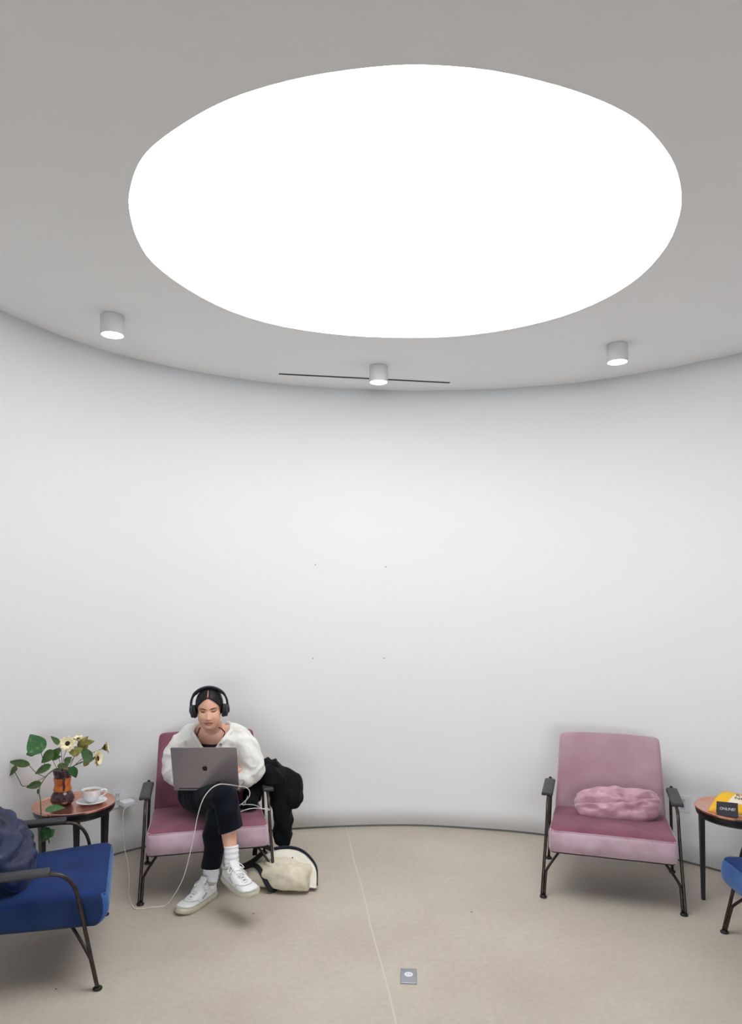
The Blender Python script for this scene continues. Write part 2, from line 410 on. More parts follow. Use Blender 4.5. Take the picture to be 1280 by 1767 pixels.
# unseen back wall with a wide window, set far back to even the light
bm = bmesh.new()
def quad(bm, a, b, c, d): bm.faces.new([bm.verts.new(p) for p in (a, b, c, d)])
WX0, WX1, WZ0, WZ1 = -2.4, 2.7, .05, 2.5
for X0, X1, Z0, Z1 in ((-2.7, WX0, 0, CEIL), (WX1, 3.0, 0, CEIL), (WX0, WX1, 0, WZ0), (WX0, WX1, WZ1, CEIL)):
    quad(bm, (X0, -9.0, Z0), (X1, -9.0, Z0), (X1, -9.0, Z1), (X0, -9.0, Z1))
wb = obj('wall_back', bm, 'wallback', smooth=False); tag(wb, kind='structure'); solid(wb, .1, 0)
for nm, X_ in (('wall_left', -2.55), ('wall_right', 2.9)):
    bm = bmesh.new(); quad(bm, (X_, -9.0, 0), (X_, .12, 0), (X_, .12, CEIL), (X_, -9.0, CEIL))
    wb = obj(nm, bm, 'wallback', smooth=False); tag(wb, kind='structure'); solid(wb, .1, 0)
bm = bmesh.new()
for X0, X1, Z0, Z1 in ((WX0, WX1, WZ0, WZ0+.05), (WX0, WX1, WZ1-.05, WZ1), (WX0, WX0+.05, WZ0, WZ1), (WX1-.05, WX1, WZ0, WZ1), (.08, .12, WZ0, WZ1)):
    bmesh.ops.create_cube(bm, size=1, matrix=Matrix.Translation(((X0+X1)/2, -9.02, (Z0+Z1)/2)) @ Matrix.Diagonal((X1-X0, .05, Z1-Z0, 1)))
tag(obj('window_1', bm, 'windowframe', smooth=False), kind='structure')
# ventilation slot in the ceiling
a, b = V((-.596, 4.50, CEIL)), V((.531, 4.69, CEIL)); d = (b-a).normalized(); n = V((-d.y, d.x, 0))*.011
bm = bmesh.new(); vs = [bm.verts.new(p) for p in (a-n, b-n, b+n, a+n)]; bm.faces.new(vs)
bmesh.ops.translate(bm, verts=bm.verts, vec=(0, 0, -.002))
r = bmesh.ops.extrude_face_region(bm, geom=bm.faces[:]); bmesh.ops.translate(bm, verts=[v for v in r['geom'] if isinstance(v, bmesh.types.BMVert)], vec=(0, 0, .004))
tag(obj('vent_slot', bm, 'black', smooth=False), 'long thin black air slot in the ceiling behind the middle lamp', 'vent')
# ceiling spotlights
for (x, y), lab in (((-1.32, 3.55), 'white cylinder ceiling lamp left of the skylight, above the seated person'),
                    ((.047, 4.353), 'white cylinder ceiling lamp in the middle, in front of the black slot'),
                    ((1.406, 3.97), 'white cylinder ceiling lamp right of the skylight, above the empty pink chair')):
    t = thing('ceiling_lamp', lab, 'lamp', (x, y, CEIL), group='surface mounted ceiling lamps')
    bm = bmesh.new(); lathe(bm, [(.056, -.001), (.058, -.004), (.058, -.098), (.0565, -.1), (.0545, -.1), (.0545, -.092)], 40, cap_top=False)
    autosmooth(obj('lamp_housing', bm, 'lampbody', t))
    bm = bmesh.new(); lathe(bm, [(.0545, -.099), (.0545, -.094)], 40)
    obj('lamp_lens', bm, 'lampface', t, smooth=False)
    sl = bpy.data.lights.new('lamp_beam', 'SPOT'); sl.energy = 1.2; sl.color = (1, .93, .82); sl.spot_size = math.radians(95); sl.spot_blend = .9; sl.shadow_soft_size = .045
    so = bpy.data.objects.new('lamp_beam', sl); COL.objects.link(so); so.parent = t; so.location = (0, 0, -.103)

# ------------------------------------------------------------------ lounge chairs
def lounge_chair(label, loc, rz, side, front, back, group=None):
    t = thing('lounge_chair', label, 'chair', loc, rz, group)
    # seat cushion
    def sf(p):
        u = (p.y+.26)/.52                                   # 0 front .. 1 back
        zz = p.z/.075
        if zz > 0: p.z += zz*(.012*math.cos(p.x/.32*1.45)*math.sin(max(0, min(1, u))*2.6+.25) - .03*u)
        else: p.z += -zz*.02*u
        if p.y < -.2:
            f = (-.2-p.y)/.06
            p.y -= .018*math.cos(zz*1.3)*f
            if zz < 0: p.y += .03*zz**2*f
        p.x *= 1-.03*u
        p += V((0, 0, .0018*noise.noise(p*9)))
        return p
    bm = bmesh.new(); rbox(bm, (.32, .26, .075), .032, 14, (0, .235, .315), sf)
    for f in bm.faces:
        f.normal_update(); c = f.calc_center_median(); nn = f.normal.copy()
        if nn.dot(c-V((0, .235, .315))) < 0: nn.negate()
        if nn.z > .62: pass
        elif nn.z < -.75: f.material_index = 3  # underside coloured black to deepen the shade beneath the chair
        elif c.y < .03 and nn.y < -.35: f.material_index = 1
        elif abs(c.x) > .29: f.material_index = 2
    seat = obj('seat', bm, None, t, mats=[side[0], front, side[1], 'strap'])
    # piping follows the real seam between the top and front panels
    me = seat.data; mats_of = {}
    for p in me.polygons:
        for v in p.vertices: mats_of.setdefault(v, set()).add(p.material_index)
    seam = sorted([me.vertices[v].co.copy() for v, k in mats_of.items() if 0 in k and 1 in k and me.vertices[v].co.y < .1], key=lambda c: c.x)
    line_ = []
    for c in seam:
        if line_ and c.x-line_[-1].x < .012: continue
        line_.append(c+V((0, -.0005, .0005)))
    bm = bmesh.new(); tube(bm, line_, .0026, 6, 3)
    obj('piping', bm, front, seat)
    # backrest
    def bf(p):
        h = (p.z+.24)/.48
        p.x *= 1-.07*h
        p.x += 0
        if p.y < 0:
            g_ = -p.y/.05
            p.y += g_*(.016*(1-(abs(p.x)/.31)**2)-.012*math.cos((h-.4)*3))
        if h > .9: p.z -= .014*(p.x/.3)**2
        p += V((0, .0025*noise.noise(p*6), 0))
        return p
    bm = bmesh.new(); F = rbox(bm, (.31, .05, .245), .03, 14, (0, 0, 0), bf)
    for f in bm.faces:
        c = f.calc_center_median()
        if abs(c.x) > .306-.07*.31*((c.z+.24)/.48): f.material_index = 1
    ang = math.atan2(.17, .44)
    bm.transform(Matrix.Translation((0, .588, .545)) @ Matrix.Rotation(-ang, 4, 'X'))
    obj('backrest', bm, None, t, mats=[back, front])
    # frame
    for s in (-1, 1):
        fx = .355
        bm = bmesh.new()
        path = [(s*fx, 0, .012), (s*(fx-.006), .022, .12), (s*(fx-.014), .048, .25), (s*(fx-.02), .07, .36), (s*(fx-.022), .09, .43), (s*(fx-.022), .13, .478), (s*(fx-.022), .19, .494), (s*(fx-.022), .34, .492), (s*(fx-.022), .50, .485)]
        tube(bm, path, .0085, 10, 6); obj('leg', bm, 'tube', t)
        bm = bmesh.new()
        tube(bm, [(s*(fx-.016), .51, .50), (s*(fx-.02), .50, .44), (s*(fx-.012), .53, .25), (s*(fx-.004), .57, .012)], .0085, 10, 6); obj('leg', bm, 'tube', t)
        bm = bmesh.new()
        tube(bm, [(s*(fx-.013), .004, .014), (s*(fx-.019), .026, .115), (s*(fx-.024), .036, .14), (s*(fx-.06), .07, .19), (s*(fx-.115), .12, .252)], .007, 8, 5); obj('brace', bm, 'tube', t)
        for yy in (0, .57):
            bm = bmesh.new(); lathe(bm, [(.017, 0), (.019, .003), (.019, .008), (.011, .014)], 16, (s*(fx-.007 if yy == 0 else fx-.004), yy, 0)); obj('foot_glide', bm, 'black', t)
        bm = bmesh.new()
        rbox(bm, (.031, .155, .011), .008, 4, (s*(fx-.016), .335, .508), lambda p: V((p.x, p.y, p.z+.004*math.cos(p.x/.031*1.3)-.004)))
        obj('armrest', bm, 'arm', t)
        bm = bmesh.new(); ell(bm, (s*(fx-.016), .512, .512), (.01, .008, .01), seg=10, rings=8); obj('bolt', bm, 'black', t)
    bm = bmesh.new(); tube(bm, [(-.325, .50, .28), (.325, .50, .28)], .008, 8, 1); tube(bm, [(-.24, .12, .252), (-.24, .5, .25)], .007, 8, 1); tube(bm, [(.24, .12, .252), (.24, .5, .25)], .007, 8, 1)
    obj('under_frame', bm, 'tube', t)
    return t
CH_L = ((-.874, 3.74), math.radians(14)); CH_R = ((1.26, 3.643), math.radians(-17.6))
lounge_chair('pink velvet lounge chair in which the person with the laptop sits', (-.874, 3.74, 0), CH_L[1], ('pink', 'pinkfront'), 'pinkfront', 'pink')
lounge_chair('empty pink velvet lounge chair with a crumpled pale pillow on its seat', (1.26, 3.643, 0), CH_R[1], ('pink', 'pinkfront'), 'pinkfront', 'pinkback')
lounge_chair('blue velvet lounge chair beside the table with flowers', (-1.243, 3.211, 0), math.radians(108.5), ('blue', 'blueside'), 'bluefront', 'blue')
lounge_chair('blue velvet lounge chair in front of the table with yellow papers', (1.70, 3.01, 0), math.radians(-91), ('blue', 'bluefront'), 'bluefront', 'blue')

# throw pillows
def pillow(name, label, loc, size, rot, m, seed, sag=.3, crumple=.013):
    bm = bmesh.new()
    def fn(p):
        x, y = p.x/size[0], p.y/size[1]
        e = max(0, (1-abs(x)**2.6))**.5*max(0, (1-abs(y)**2.6))**.5
        top = p.z > 0
        z = (1 if top else -1)*size[2]*e
        q = V((p.x*(1-.10*abs(y)**2), p.y*(1-.32*abs(x)**3)+(.018*x**3 if x > 0 else 0), z))
        # radial pinches running in from the seams
        a = math.atan2(y, x); r = min(1, math.hypot(x, y))
        if top:
            q.z += .010*math.sin(a*9+seed+3.5*noise.noise(V((x*2, y*2, seed))))*r*e
            q.z += .03*noise.noise(V((x*1.6, y*1.6, seed+5)))*e
            yc = -.18+.35*x*x+.25*x                     # a long sagging crease like a smile
            q.z -= .55*size[2]*math.exp(-((y-yc)/.13)**2)*e*(1-.5*x*x)
            q.z += .25*size[2]*math.exp(-((y-yc+.3)/.2)**2)*e
            q.z -= sag*size[2]*.5*math.exp(-((x-.25)/.16)**2)*e*max(0, y+.2)
            q.z += crumple*(1-2.4*abs(noise.noise(V((x*3.0+y*1.7, y*4.5-x*1.2, seed*2)))))*e
        q += .0035*V((noise.noise(q*22+V((seed, 0, 0))), noise.noise(q*22+V((0, seed, 3))), noise.noise(q*22+V((1, 4, seed)))))
        return q
    n = 36
    gt, gb = {}, {}
    for i in range(n+1):
        for j in range(n+1):
            X = -size[0]+2*size[0]*i/n; Y = -size[1]+2*size[1]*j/n
            gt[i, j] = bm.verts.new(fn(V((X, Y, 1))))
            gb[i, j] = gt[i, j] if i in (0, n) or j in (0, n) else bm.verts.new(fn(V((X, Y, -1))))
    for i in range(n):
        for j in range(n):
            bm.faces.new((gt[i, j], gt[i+1, j], gt[i+1, j+1], gt[i, j+1])); bm.faces.new((gb[i, j], gb[i, j+1], gb[i+1, j+1], gb[i+1, j]))
    bm.transform(rot.to_4x4())
    o = obj(name, bm, m); o.location = loc
    return tag(o, label, 'pillow')
R3 = lambda a, ax: Matrix.Rotation(math.radians(a), 3, ax)
pc = V((1.26, 3.643, 0)) + Matrix.Rotation(CH_R[1], 3, 'Z') @ V((.04, .325, .438))
pillow('throw_pillow', 'crumpled pale pink satin pillow on the empty pink chair', pc, (.235, .112, .062), R3(-15, 'Z') @ R3(-2, 'Y') @ R3(36, 'X'), 'pinkpillow', 1.3, .9)
pc = V((-1.243, 3.211, 0)) + Matrix.Rotation(math.radians(108.5), 3, 'Z') @ V((-.02, .395, .52))
pillow('throw_pillow', 'crumpled navy blue satin pillow on the blue chair at left', pc, (.23, .19, .075), R3(108.5, 'Z') @ R3(58, 'X'), 'bluepillow', 4.1, .3, .004)

# ------------------------------------------------------------------ side tables
def side_table(label, cx, cy, phi):
    t = thing('side_table', label, 'table', (cx, cy, 0))
    bm = bmesh.new(); lathe(bm, [(.14, .436), (.188, .446), (.203, .462), (.207, .476), (.207, .488), (.19, .489)], 56)
    autosmooth(obj('tabletop', bm, 'blacktable', t), 40)
    bm = bmesh.new(); lathe(bm, [(.2, .4885), (.211, .491), (.212, .500), (.2085, .502), (.203, .494), (.198, .4925), (.0001, .4925)], 64, cap_top=False)
    autosmooth(obj('tray', bm, 'copper', t), 50)
    for k in range(3):
        a = math.radians(phi+120*k); c, s = math.cos(a), math.sin(a)
        bm = bmesh.new()
        pts = [(.178, .48, .021, .013), (.179, .44, .021, .012), (.176, .3, .018, .011), (.173, .15, .0145, .010), (.171, 0, .011, .009)]
        rings = []
        for r, z, wd, th in pts:
            rings.append([bm.verts.new((c*(r+dr)-s*dt, s*(r+dr)+c*dt, z)) for dr, dt in ((-th, -wd), (th, -wd), (th, wd), (-th, wd))])
        for A, B in zip(rings, rings[1:]):
            for i in range(4): bm.faces.new((A[i], A[(i+1) % 4], B[(i+1) % 4], B[i]))
        bm.faces.new(rings[0]); bm.faces.new(rings[-1])
        obj('leg', bm, 'blacktable', t, smooth=False)
    return t
side_table('round black side table with copper tray top carrying flowers and cup', -1.61, 3.78, -10)
side_table('round black side table with copper tray top carrying yellow papers', 1.945, 3.685, 167)
TOP = .4925

# cup and saucer
cx, cy = -1.527, 3.80
t = thing('saucer', 'white china saucer under the coffee cup', 'saucer', (cx, cy, TOP))
bm = bmesh.new(); lathe(bm, [(.036, 0), (.04, .002), (.06, .007), (.079, .0135), (.081, .015), (.079, .016), (.058, .010), (.034, .006), (.0001, .0055)], 48, cap_top=False)
obj('plate', bm, 'china', t)
t = thing('coffee_cup', 'white china cup of coffee on the copper tray', 'cup', (cx, cy, TOP+.006))
bm = bmesh.new(); lathe(bm, [(.022, 0), (.024, .003), (.023, .006), (.032, .012), (.043, .028), (.049, .048), (.0515, .066), (.0525, .069), (.0505, .069), (.047, .050), (.041, .030), (.028, .013), (.0001, .010)], 44, cap_top=False)
obj('bowl', bm, 'china', t)
bm = bmesh.new(); lathe(bm, [(.0485, .0575), (.0001, .058)], 40, cap_bottom=False, cap_top=False); obj('coffee', bm, 'coffee', t)
bm = bmesh.new(); tube(bm, [(.046, .008, .058), (.062, .012, .066), (.076, .014, .062), (.076, .014, .048), (.062, .011, .034), (.042, .007, .028)], [(.0045, .003)]*6, 8, 6); obj('handle', bm, 'china', t)

# vase
vx, vy = -1.672, 3.77
t = thing('vase', 'hourglass glass vase with amber collar holding the flowers', 'vase', (vx, vy, TOP))
prof = [(.030, 0), (.045, .003), (.058, .018), (.0615, .034), (.058, .052), (.047, .070), (.038, .082), (.037, .1), (.034, .115), (.037, .130), (.040, .142), (.044, .162), (.050, .19)]
prof_i = [(r-.003, z+.003) for r, z in prof[::-1]]
bm = bmesh.new(); lathe(bm, prof+[(.0495, .192)]+prof_i+[(.0001, .004)], 44, cap_top=False); obj('glass_body', bm, 'glass', t)
bm = bmesh.new(); lathe(bm, [(.025, .0045), (.040, .0055), (.0535, .018), (.0572, .034), (.0535, .052), (.0425, .070), (.035, .08)], 40); obj('water', bm, 'darkwater', t)
bm = bmesh.new(); lathe(bm, [(.0435, .078), (.047, .084), (.044, .096), (.0405, .107), (.0395, .112), (.042, .118), (.0425, .128), (.0445, .142), (.0465, .146), (.044, .148), (.0395, .14), (.036, .115), (.0395, .1), (.0405, .08)], 40, cap_top=False, cap_bottom=False); obj('collar', bm, 'amber', t)
bm = bmesh.new(); tube(bm, [(.026, -.038, .155), (.025, -.044, .128), (.028, -.044, .108), (.026, -.048, .086)], [(.008, .005), (.007, .005), (.006, .006), (.005, .004)], 8, 5); obj('tie', bm, 'darkbrown', t)
VT = V((vx, vy, TOP+.185))

# leaves: base, tip, width -> folded heart shaped blade with thickness
def leaf(bm, base, tip, width, nrm=(0, -1, .3), fold=.25, heart=.5, curl=.12, twist=0):
    base, tip = V(base), V(tip); d = tip-base; L = d.length; d.normalize()
    n = V(nrm); n = (n-d*n.dot(d)).normalized(); s = d.cross(n)
    if twist:
        R = Matrix.Rotation(twist, 3, d); n = R @ n; s = R @ s
    NL, NW = 12, 3; g = {}
    for lay in (0, 1):
        for i in range(NL+1):
            u = i/NL
            wv = width*.5*(math.sin(math.pi*u**.72))**.8*(1-.35*u) * 1.25 if 0 < i < NL else 0
            for j in range(-NW, NW+1):
                v = j/NW
                back = -heart*.16*L*(abs(v)**1.5)*max(0, 1-u*3.2)
                p = base+d*(u*L+back)+s*(wv*v)+n*(fold*abs(v)*wv*.6 - curl*L*(u-.4)**2 + .012*math.sin(u*9+v*3)*width) + n*(-.0006*lay)
                g[lay, i, j] = bm.verts.new(p)
    for lay in (0, 1):
        for i in range(NL):
            for j in range(-NW, NW):
                try: bm.faces.new((g[lay, i, j], g[lay, i+1, j], g[lay, i+1, j+1], g[lay, i, j+1]))
                except ValueError: pass
def leafobj(name, m, parent, o0, base, tip, width, **k):
    bm = bmesh.new(); leaf(bm, V(base)-o0, V(tip)-o0, width, **k)
    bmesh.ops.remove_doubles(bm, verts=bm.verts, dist=1e-5)
    return obj(name, bm, m, parent)
def stem(parent, o0, pts, r, m, name='stem'):
    bm = bmesh.new(); tube(bm, [V(p)-o0 for p in pts], r, 6, 6); return obj(name, bm, m, parent)
# pothos vine
o0 = VT.copy()
pv = thing('pothos_vine', 'trailing green pothos vine hanging from the vase over the table edge', 'plant', o0)
stem(pv, o0, [VT+V((.02, 0, -.05)), VT+V((-.01, 0, -.005)), at(98, 1326, 3.75), at(85, 1334, 3.71), at(74, 1348, 3.66), at(68, 1362, 3.60), at(70, 1385, 3.56), at(71, 1412, 3.555), at(71, 1430, 3.555), at(82, 1440, 3.56), at(85, 1455, 3.57)], .0028, 'stem')
stem(pv, o0, [at(90, 1331, 3.73), at(70, 1345, 3.72), at(42, 1357, 3.74), at(33, 1346, 3.74), at(25, 1331, 3.74)], .002, 'stem')
stem(pv, o0, [at(78, 1341, 3.70), at(62, 1333, 3.71), at(48, 1318, 3.72)], .0018, 'stem')
stem(pv, o0, [at(84, 1328, 3.72), at(76, 1316, 3.71), at(70, 1296, 3.71)], .0018, 'stem')
for b_, t_, w_, Y_, mm, kw in (
    ((70, 1297), (51, 1267), 32, 3.70, 'leaf', dict(fold=.15)), ((62, 1296), (44, 1302), 13, 3.71, 'leafdark', {}),
    ((49, 1319), (14, 1314), 12, 3.72, 'leafdark', dict(fold=.5)), ((25, 1331), (26, 1319), 9, 3.74, 'leafdark', {}), ((25, 1330), (-2, 1342), 9, 3.74, 'leafdark', {}),
    ((92, 1297), (70, 1317), 17, 3.72, 'leafdark', {}), ((86, 1321), (59, 1336), 12, 3.70, 'leafdark', dict(fold=.5)),
    ((70, 1352), (44, 1359), 12, 3.68, 'leafdark', dict(fold=.4)), ((124, 1324), (131, 1343), 15, 3.70, 'leaf', {}),
    ((80, 1397), (113, 1393), 15, 3.50, 'leaf', dict(nrm=(0, -.6, 1))), ((84, 1430), (69, 1454), 20, 3.545, 'leaf', {}), ((82, 1441), (94, 1431), 15, 3.54, 'leaf', {}),
    ((66, 1362), (65, 1372), 4, 3.6, 'leafdark', {})):
    leafobj('leaf', mm, pv, o0, at(*b_, Y_), at(*t_, Y_+.015), w_*Y_/1200, **kw)
# cut flowers
def flower(label, cpx, Y, r, facing, stem_pts, side_view=False):
    c = at(*cpx, Y); t = thing('sunflower', label, 'flower', c, group='cut cream sunflowers in the vase')
    f = V(facing).normalized(); rot = V((0, 0, 1)).rotation_difference(f).to_matrix()
    for layer, (nn, rr, tilt) in enumerate(((11, r, .22), (9, r*.86, .5))):
        for k in range(nn):
            a = 2*math.pi*(k+layer*.5)/nn+random.uniform(-.1, .1)
            d = V((math.cos(a), math.sin(a), tilt+random.uniform(-.12, .12))).normalized()
            bm = bmesh.new()
            leaf(bm, rot @ (d*r*.22), rot @ (d*rr*random.uniform(.9, 1.08)), r*.5, nrm=rot @ V((0, 0, 1)), fold=.2, heart=0, curl=.15)
            bmesh.ops.remove_doubles(bm, verts=bm.verts, dist=1e-5)
            obj('petal', bm, 'petal', t)
    bm = bmesh.new(); ell(bm, (0, 0, 0), (r*.43, r*.43, r*.18), rot=rot, seg=20, rings=10); obj('flower_centre', bm, 'floret', t)
    bm = bmesh.new(); lathe(bm, [(r*.05, -r*.42), (r*.16, -r*.34), (r*.34, -r*.02), (r*.3, r*.02)], 14); bm.transform(rot.to_4x4()); obj('calyx', bm, 'calyx', t)
    stem(t, c, [c-f*r*.38]+[V(p) for p in stem_pts], .0016, 'stemdark')
    return t, c
flower('cream sunflower with dark centre facing the camera, largest in the vase', (117, 1283), 3.72, .046, (.15, -1, .25), [at(114, 1296, 3.76), at(109, 1312, 3.77), VT+V((0, 0, -.06))])
t1, c1 = flower('small cream sunflower at the top of the bunch', (135, 1275), 3.80, .032, (.1, -.25, 1), [at(134, 1292, 3.8), at(124, 1315, 3.79), VT+V((0.01, 0, -.06))])
t2, c2 = flower('cream sunflower turned sideways, lower right of the bunch', (167, 1309), 3.78, .052, (1, -.12, .1), [at(152, 1311, 3.78), at(138, 1317, 3.78), at(120, 1327, 3.77), VT+V((0.012, .005, -.06))])
t3, c3 = flower('cream sunflower turned away at the far right of the bunch', (182, 1290), 3.85, .046, (1, .3, .25), [at(172, 1294, 3.84), at(150, 1304, 3.82), at(128, 1322, 3.79), VT+V((0.015, .01, -.06))])
for par, c, b_, t_, w_, Y_, mm in ((t1, c1, (136, 1290), (152, 1270), 13, 3.79, 'leafolive'), (t1, c1, (148, 1282), (163, 1279), 9, 3.79, 'leafolive'), (t1, c1, (150, 1284), (139, 1298), 11, 3.78, 'leafolive'),
        (t2, c2, (158, 1312), (140, 1300), 15, 3.75, 'leafdark'), (t2, c2, (152, 1311), (144, 1323), 11, 3.76, 'leafolive'), (t3, c3, (158, 1302), (128, 1288), 10, 3.76, 'leafdark')):
    leafobj('leaf', mm, par, c, at(*b_, Y_), at(*t_, Y_), w_*Y_/1200)
fs = thing('foliage_spray', 'loose spray of small green leaves standing in the vase mouth', 'plant', VT)
for P in ([at(98, 1300, 3.74), at(104, 1316, 3.76)], [at(90, 1310, 3.76), at(96, 1322, 3.77)], [at(134, 1300, 3.74), at(118, 1320, 3.76)], [at(117, 1308, 3.74), at(113, 1322, 3.76)], [at(101, 1276, 3.78), at(106, 1300, 3.78)], [at(142, 1314, 3.76), at(124, 1324, 3.77)]):
    stem(fs, VT, P+[VT+V((0, 0, -.05))], .0014, 'stemdark')
for b_, t_, w_, Y_, mm in (((90, 1307), (106, 1289), 14, 3.73, 'leafdark'), ((104, 1284), (87, 1270), 9, 3.77, 'leafdark'), ((124, 1301), (143, 1291), 15, 3.72, 'leafolive'),
        ((121, 1301), (127, 1294), 9, 3.73, 'leafolive'), ((112, 1316), (124, 1306), 11, 3.73, 'leafdark'), ((100, 1322), (119, 1320), 9, 3.73, 'leafdark'), ((89, 1309), (106, 1305), 8, 3.76, 'leafdark'), ((116, 1326), (104, 1318), 7, 3.75, 'leafolive')):
    leafobj('leaf', mm, fs, VT, at(*b_, Y_), at(*t_, Y_), w_*Y_/1200)

# ------------------------------------------------------------------ outlets, charger, cable
def wall_frame(x, z, lift):
    p, n = wall_pt(x, z)
    t = V((n.y, -n.x, 0)); t = V((-n.y, n.x, 0))
    m = Matrix(((t.x, n.x, 0), (t.y, n.y, 0), (0, 0, 1))).to_4x4()      # local x along wall, y out of wall
    return p+n*lift, math.atan2(t.y, t.x), n
def outlet(label, x, z, w2=.035, h2=.058):
    p, a, n = wall_frame(x, z, 0)
    t = thing('wall_outlet', label, 'outlet', p, a)
    s = 1 if (Matrix.Rotation(a, 3, 'Z') @ V((0, 1, 0))).dot(n) > 0 else -1
    bm = bmesh.new(); rbox(bm, (w2, .003, h2), .002, 1, (0, s*.0032, 0), round_n=2); obj('cover_plate', bm, 'plastic', t, smooth=False)
    for zz in (-.02, .02):
        bm = bmesh.new(); rbox(bm, (.016, .002, .014), .0015, 1, (0, s*.0066, zz), round_n=2); so = obj('socket', bm, 'plasticgrey', t, smooth=False)
        for dx in (-.006, .006):
            bm = bmesh.new(); rbox(bm, (.0013, .001, .005), .0005, 1, (dx, s*.0088, zz+.002), round_n=1); obj('slot', bm, 'black', so, smooth=False)
    return t
outlet('white duplex outlet on the wall beside the empty pink chair', 1.90, .355, .042, .05)
outlet('white outlet on the wall behind the white charger', -1.575, .365)
p, a, n = wall_frame(-1.545, .335, .045)
t = thing('charger', 'white laptop power adapter plugged into the wall by the flower table', 'charger', p, a)
bm = bmesh.new(); rbox(bm, (.038, .036, .016), .006, 2, (0, 0, 0)); obj('adapter_body', bm, 'plastic', t)
bm = bmesh.new(); rbox(bm, (.006, .003, .004), .001, 1, (-.02, 0, -.018), round_n=1); obj('port', bm, 'plasticgrey', t)
def chl(x, y, z): return V((-.874, 3.74, 0)) + Matrix.Rotation(CH_L[1], 3, 'Z') @ V((x, y, z))
cab = [p+V((.02, -.02, -.016)), at(213, 1400, 4.24), at(213, 1440, 4.22), at(216, 1470, 4.20), V((*at(220, 1490, 4.1).xy, .06)), V((*at(223, 1520, 3.94).xy, .004)), V((*at(222, 1540, 3.8).xy, .004)), V((*at(228, 1560, 3.64).xy, .004)), V((*at(238, 1567, 3.60).xy, .004)),
       V((*at(262, 1566, 3.62).xy, .004)), V((*at(285, 1560, 3.64).xy, .006)), at(300, 1545, 3.58), at(316, 1515, 3.52), at(326, 1480, 3.49), at(334, 1445, 3.48), at(341, 1408, 3.48), at(350, 1380, 3.48), at(363, 1362, 3.50), at(378, 1353.5, 3.53), at(395, 1354, 3.60), at(413, 1357, 3.74),
       at(422, 1357.5, 3.79), at(430, 1364, 3.80), at(430, 1374, 3.79), at(422, 1383, 3.79), at(412, 1391, 3.79), at(408, 1398, 3.78), at(411, 1401.5, 3.78), at(425, 1397, 3.84), at(440, 1394.5, 3.88), at(455, 1396, 3.87), at(464, 1398, 3.86), at(463, 1395.5, 3.88),
       at(452, 1395, 3.90), at(444, 1391, 3.91), at(435, 1388.5, 3.92), at(420, 1388, 3.90), at(416, 1387, 3.88), at(421, 1389.5, 3.85), at(424, 1382, 3.84), at(427, 1374, 3.83)]
bm = bmesh.new(); tube(bm, cab, .0021, 8, 6)
tag(obj('charging_cable', bm, 'cable'), 'thin white charging cable looping from the wall charger up to the laptop', 'cable')

# floor box
t = thing('floor_outlet', 'steel floor outlet plate set in the concrete near the camera', 'outlet', (.161, 2.975, 0), math.radians(-3))
bm = bmesh.new(); rbox(bm, (.035, .056, .003), .002, 1, (0, 0, .003), round_n=2); autosmooth(obj('plate', bm, 'steel', t))
bm = bmesh.new(); lathe(bm, [(.019, .0055), (.018, .0082), (.017, .0085)], 28, (0, .006, 0)); so = obj('round_cover', bm, 'plastic', t, smooth=False)
for dx in (-.006, .006):
    bm = bmesh.new(); rbox(bm, (.0012, .004, .0006), .0003, 1, (dx, .006, .0088), round_n=1); obj('slot', bm, 'reveal', so, smooth=False)

# papers and card on the right table
RT = V((1.945, 3.685, TOP))
t = thing('brochure', 'yellow printed brochure fanned over the right copper tray', 'brochure', RT)
def sheet(bm, pts, th=.0015):
    f = [bm.verts.new(p) for p in pts]; face = bm.faces.new(f)
    r = bmesh.ops.extrude_face_region(bm, geom=[face]); bmesh.ops.translate(bm, verts=[v for v in r['geom'] if isinstance(v, bmesh.types.BMVert)], vec=(0, 0, th))
bm = bmesh.new(); c = V((-.09, 0, .0)); 
A_, B_, C_, D_ = V((-.172, -.025, .002)), V((-.02, -.105, .004)), V((.13, .02, .05)), V((-.015, .10, .07))
NN = 8
def bil(u, v):
    p = A_*(1-u)*(1-v)+B_*u*(1-v)+C_*u*v+D_*(1-u)*v
    p.z += .022*math.sin(v*math.pi)
    return p
g0 = [[bm.verts.new(bil(i/NN, j/NN)) for i in range(NN+1)] for j in range(NN+1)]
for j in range(NN):
    for i in range(NN): bm.faces.new((g0[j][i], g0[j][i+1], g0[j+1][i+1], g0[j+1][i]))
o = obj('cover', bm, 'yellow', t); solid(o, .002)
bm = bmesh.new()
g0 = [[bm.verts.new(bil(.38+.60*i/NN, .30+.55*j/NN)+V((0, 0, .0015))) for i in range(NN+1)] for j in range(NN+1)]
for j in range(NN):
    for i in range(NN): bm.faces.new((g0[j][i], g0[j][i+1], g0[j+1][i+1], g0[j+1][i]))
o = obj('title_panel', bm, 'cream', t); solid(o, .0012, 1)
ex = (bil(1, .6)-bil(0, .6)).normalized(); ey = (bil(.5, .95)-bil(.5, .3)).normalized(); ez = ex.cross(ey).normalized(); ey = ez.cross(ex)
for s_, u_, v_, mm in (('RTH', .62, .74, 'redink'), ('NO', .64, .54, 'darkink')):
    pos = bil(u_, v_)+ez*.006
    mtx = Matrix.Translation(pos) @ Matrix((ex, ey, ez)).transposed().to_4x4()
    textmesh('lettering', s_, .036, mm, t, mtx)
t = thing('leaflet', 'small yellow folded leaflet behind the black card at the frame edge', 'leaflet', RT)
bm = bmesh.new()
sheet(bm, [V((-.052, -.150, .0)), V((.03, -.165, .0)), V((.05, -.12, .055)), V((-.045, -.10, .055))]); obj('leaf_panel', bm, 'yellow', t, smooth=False)
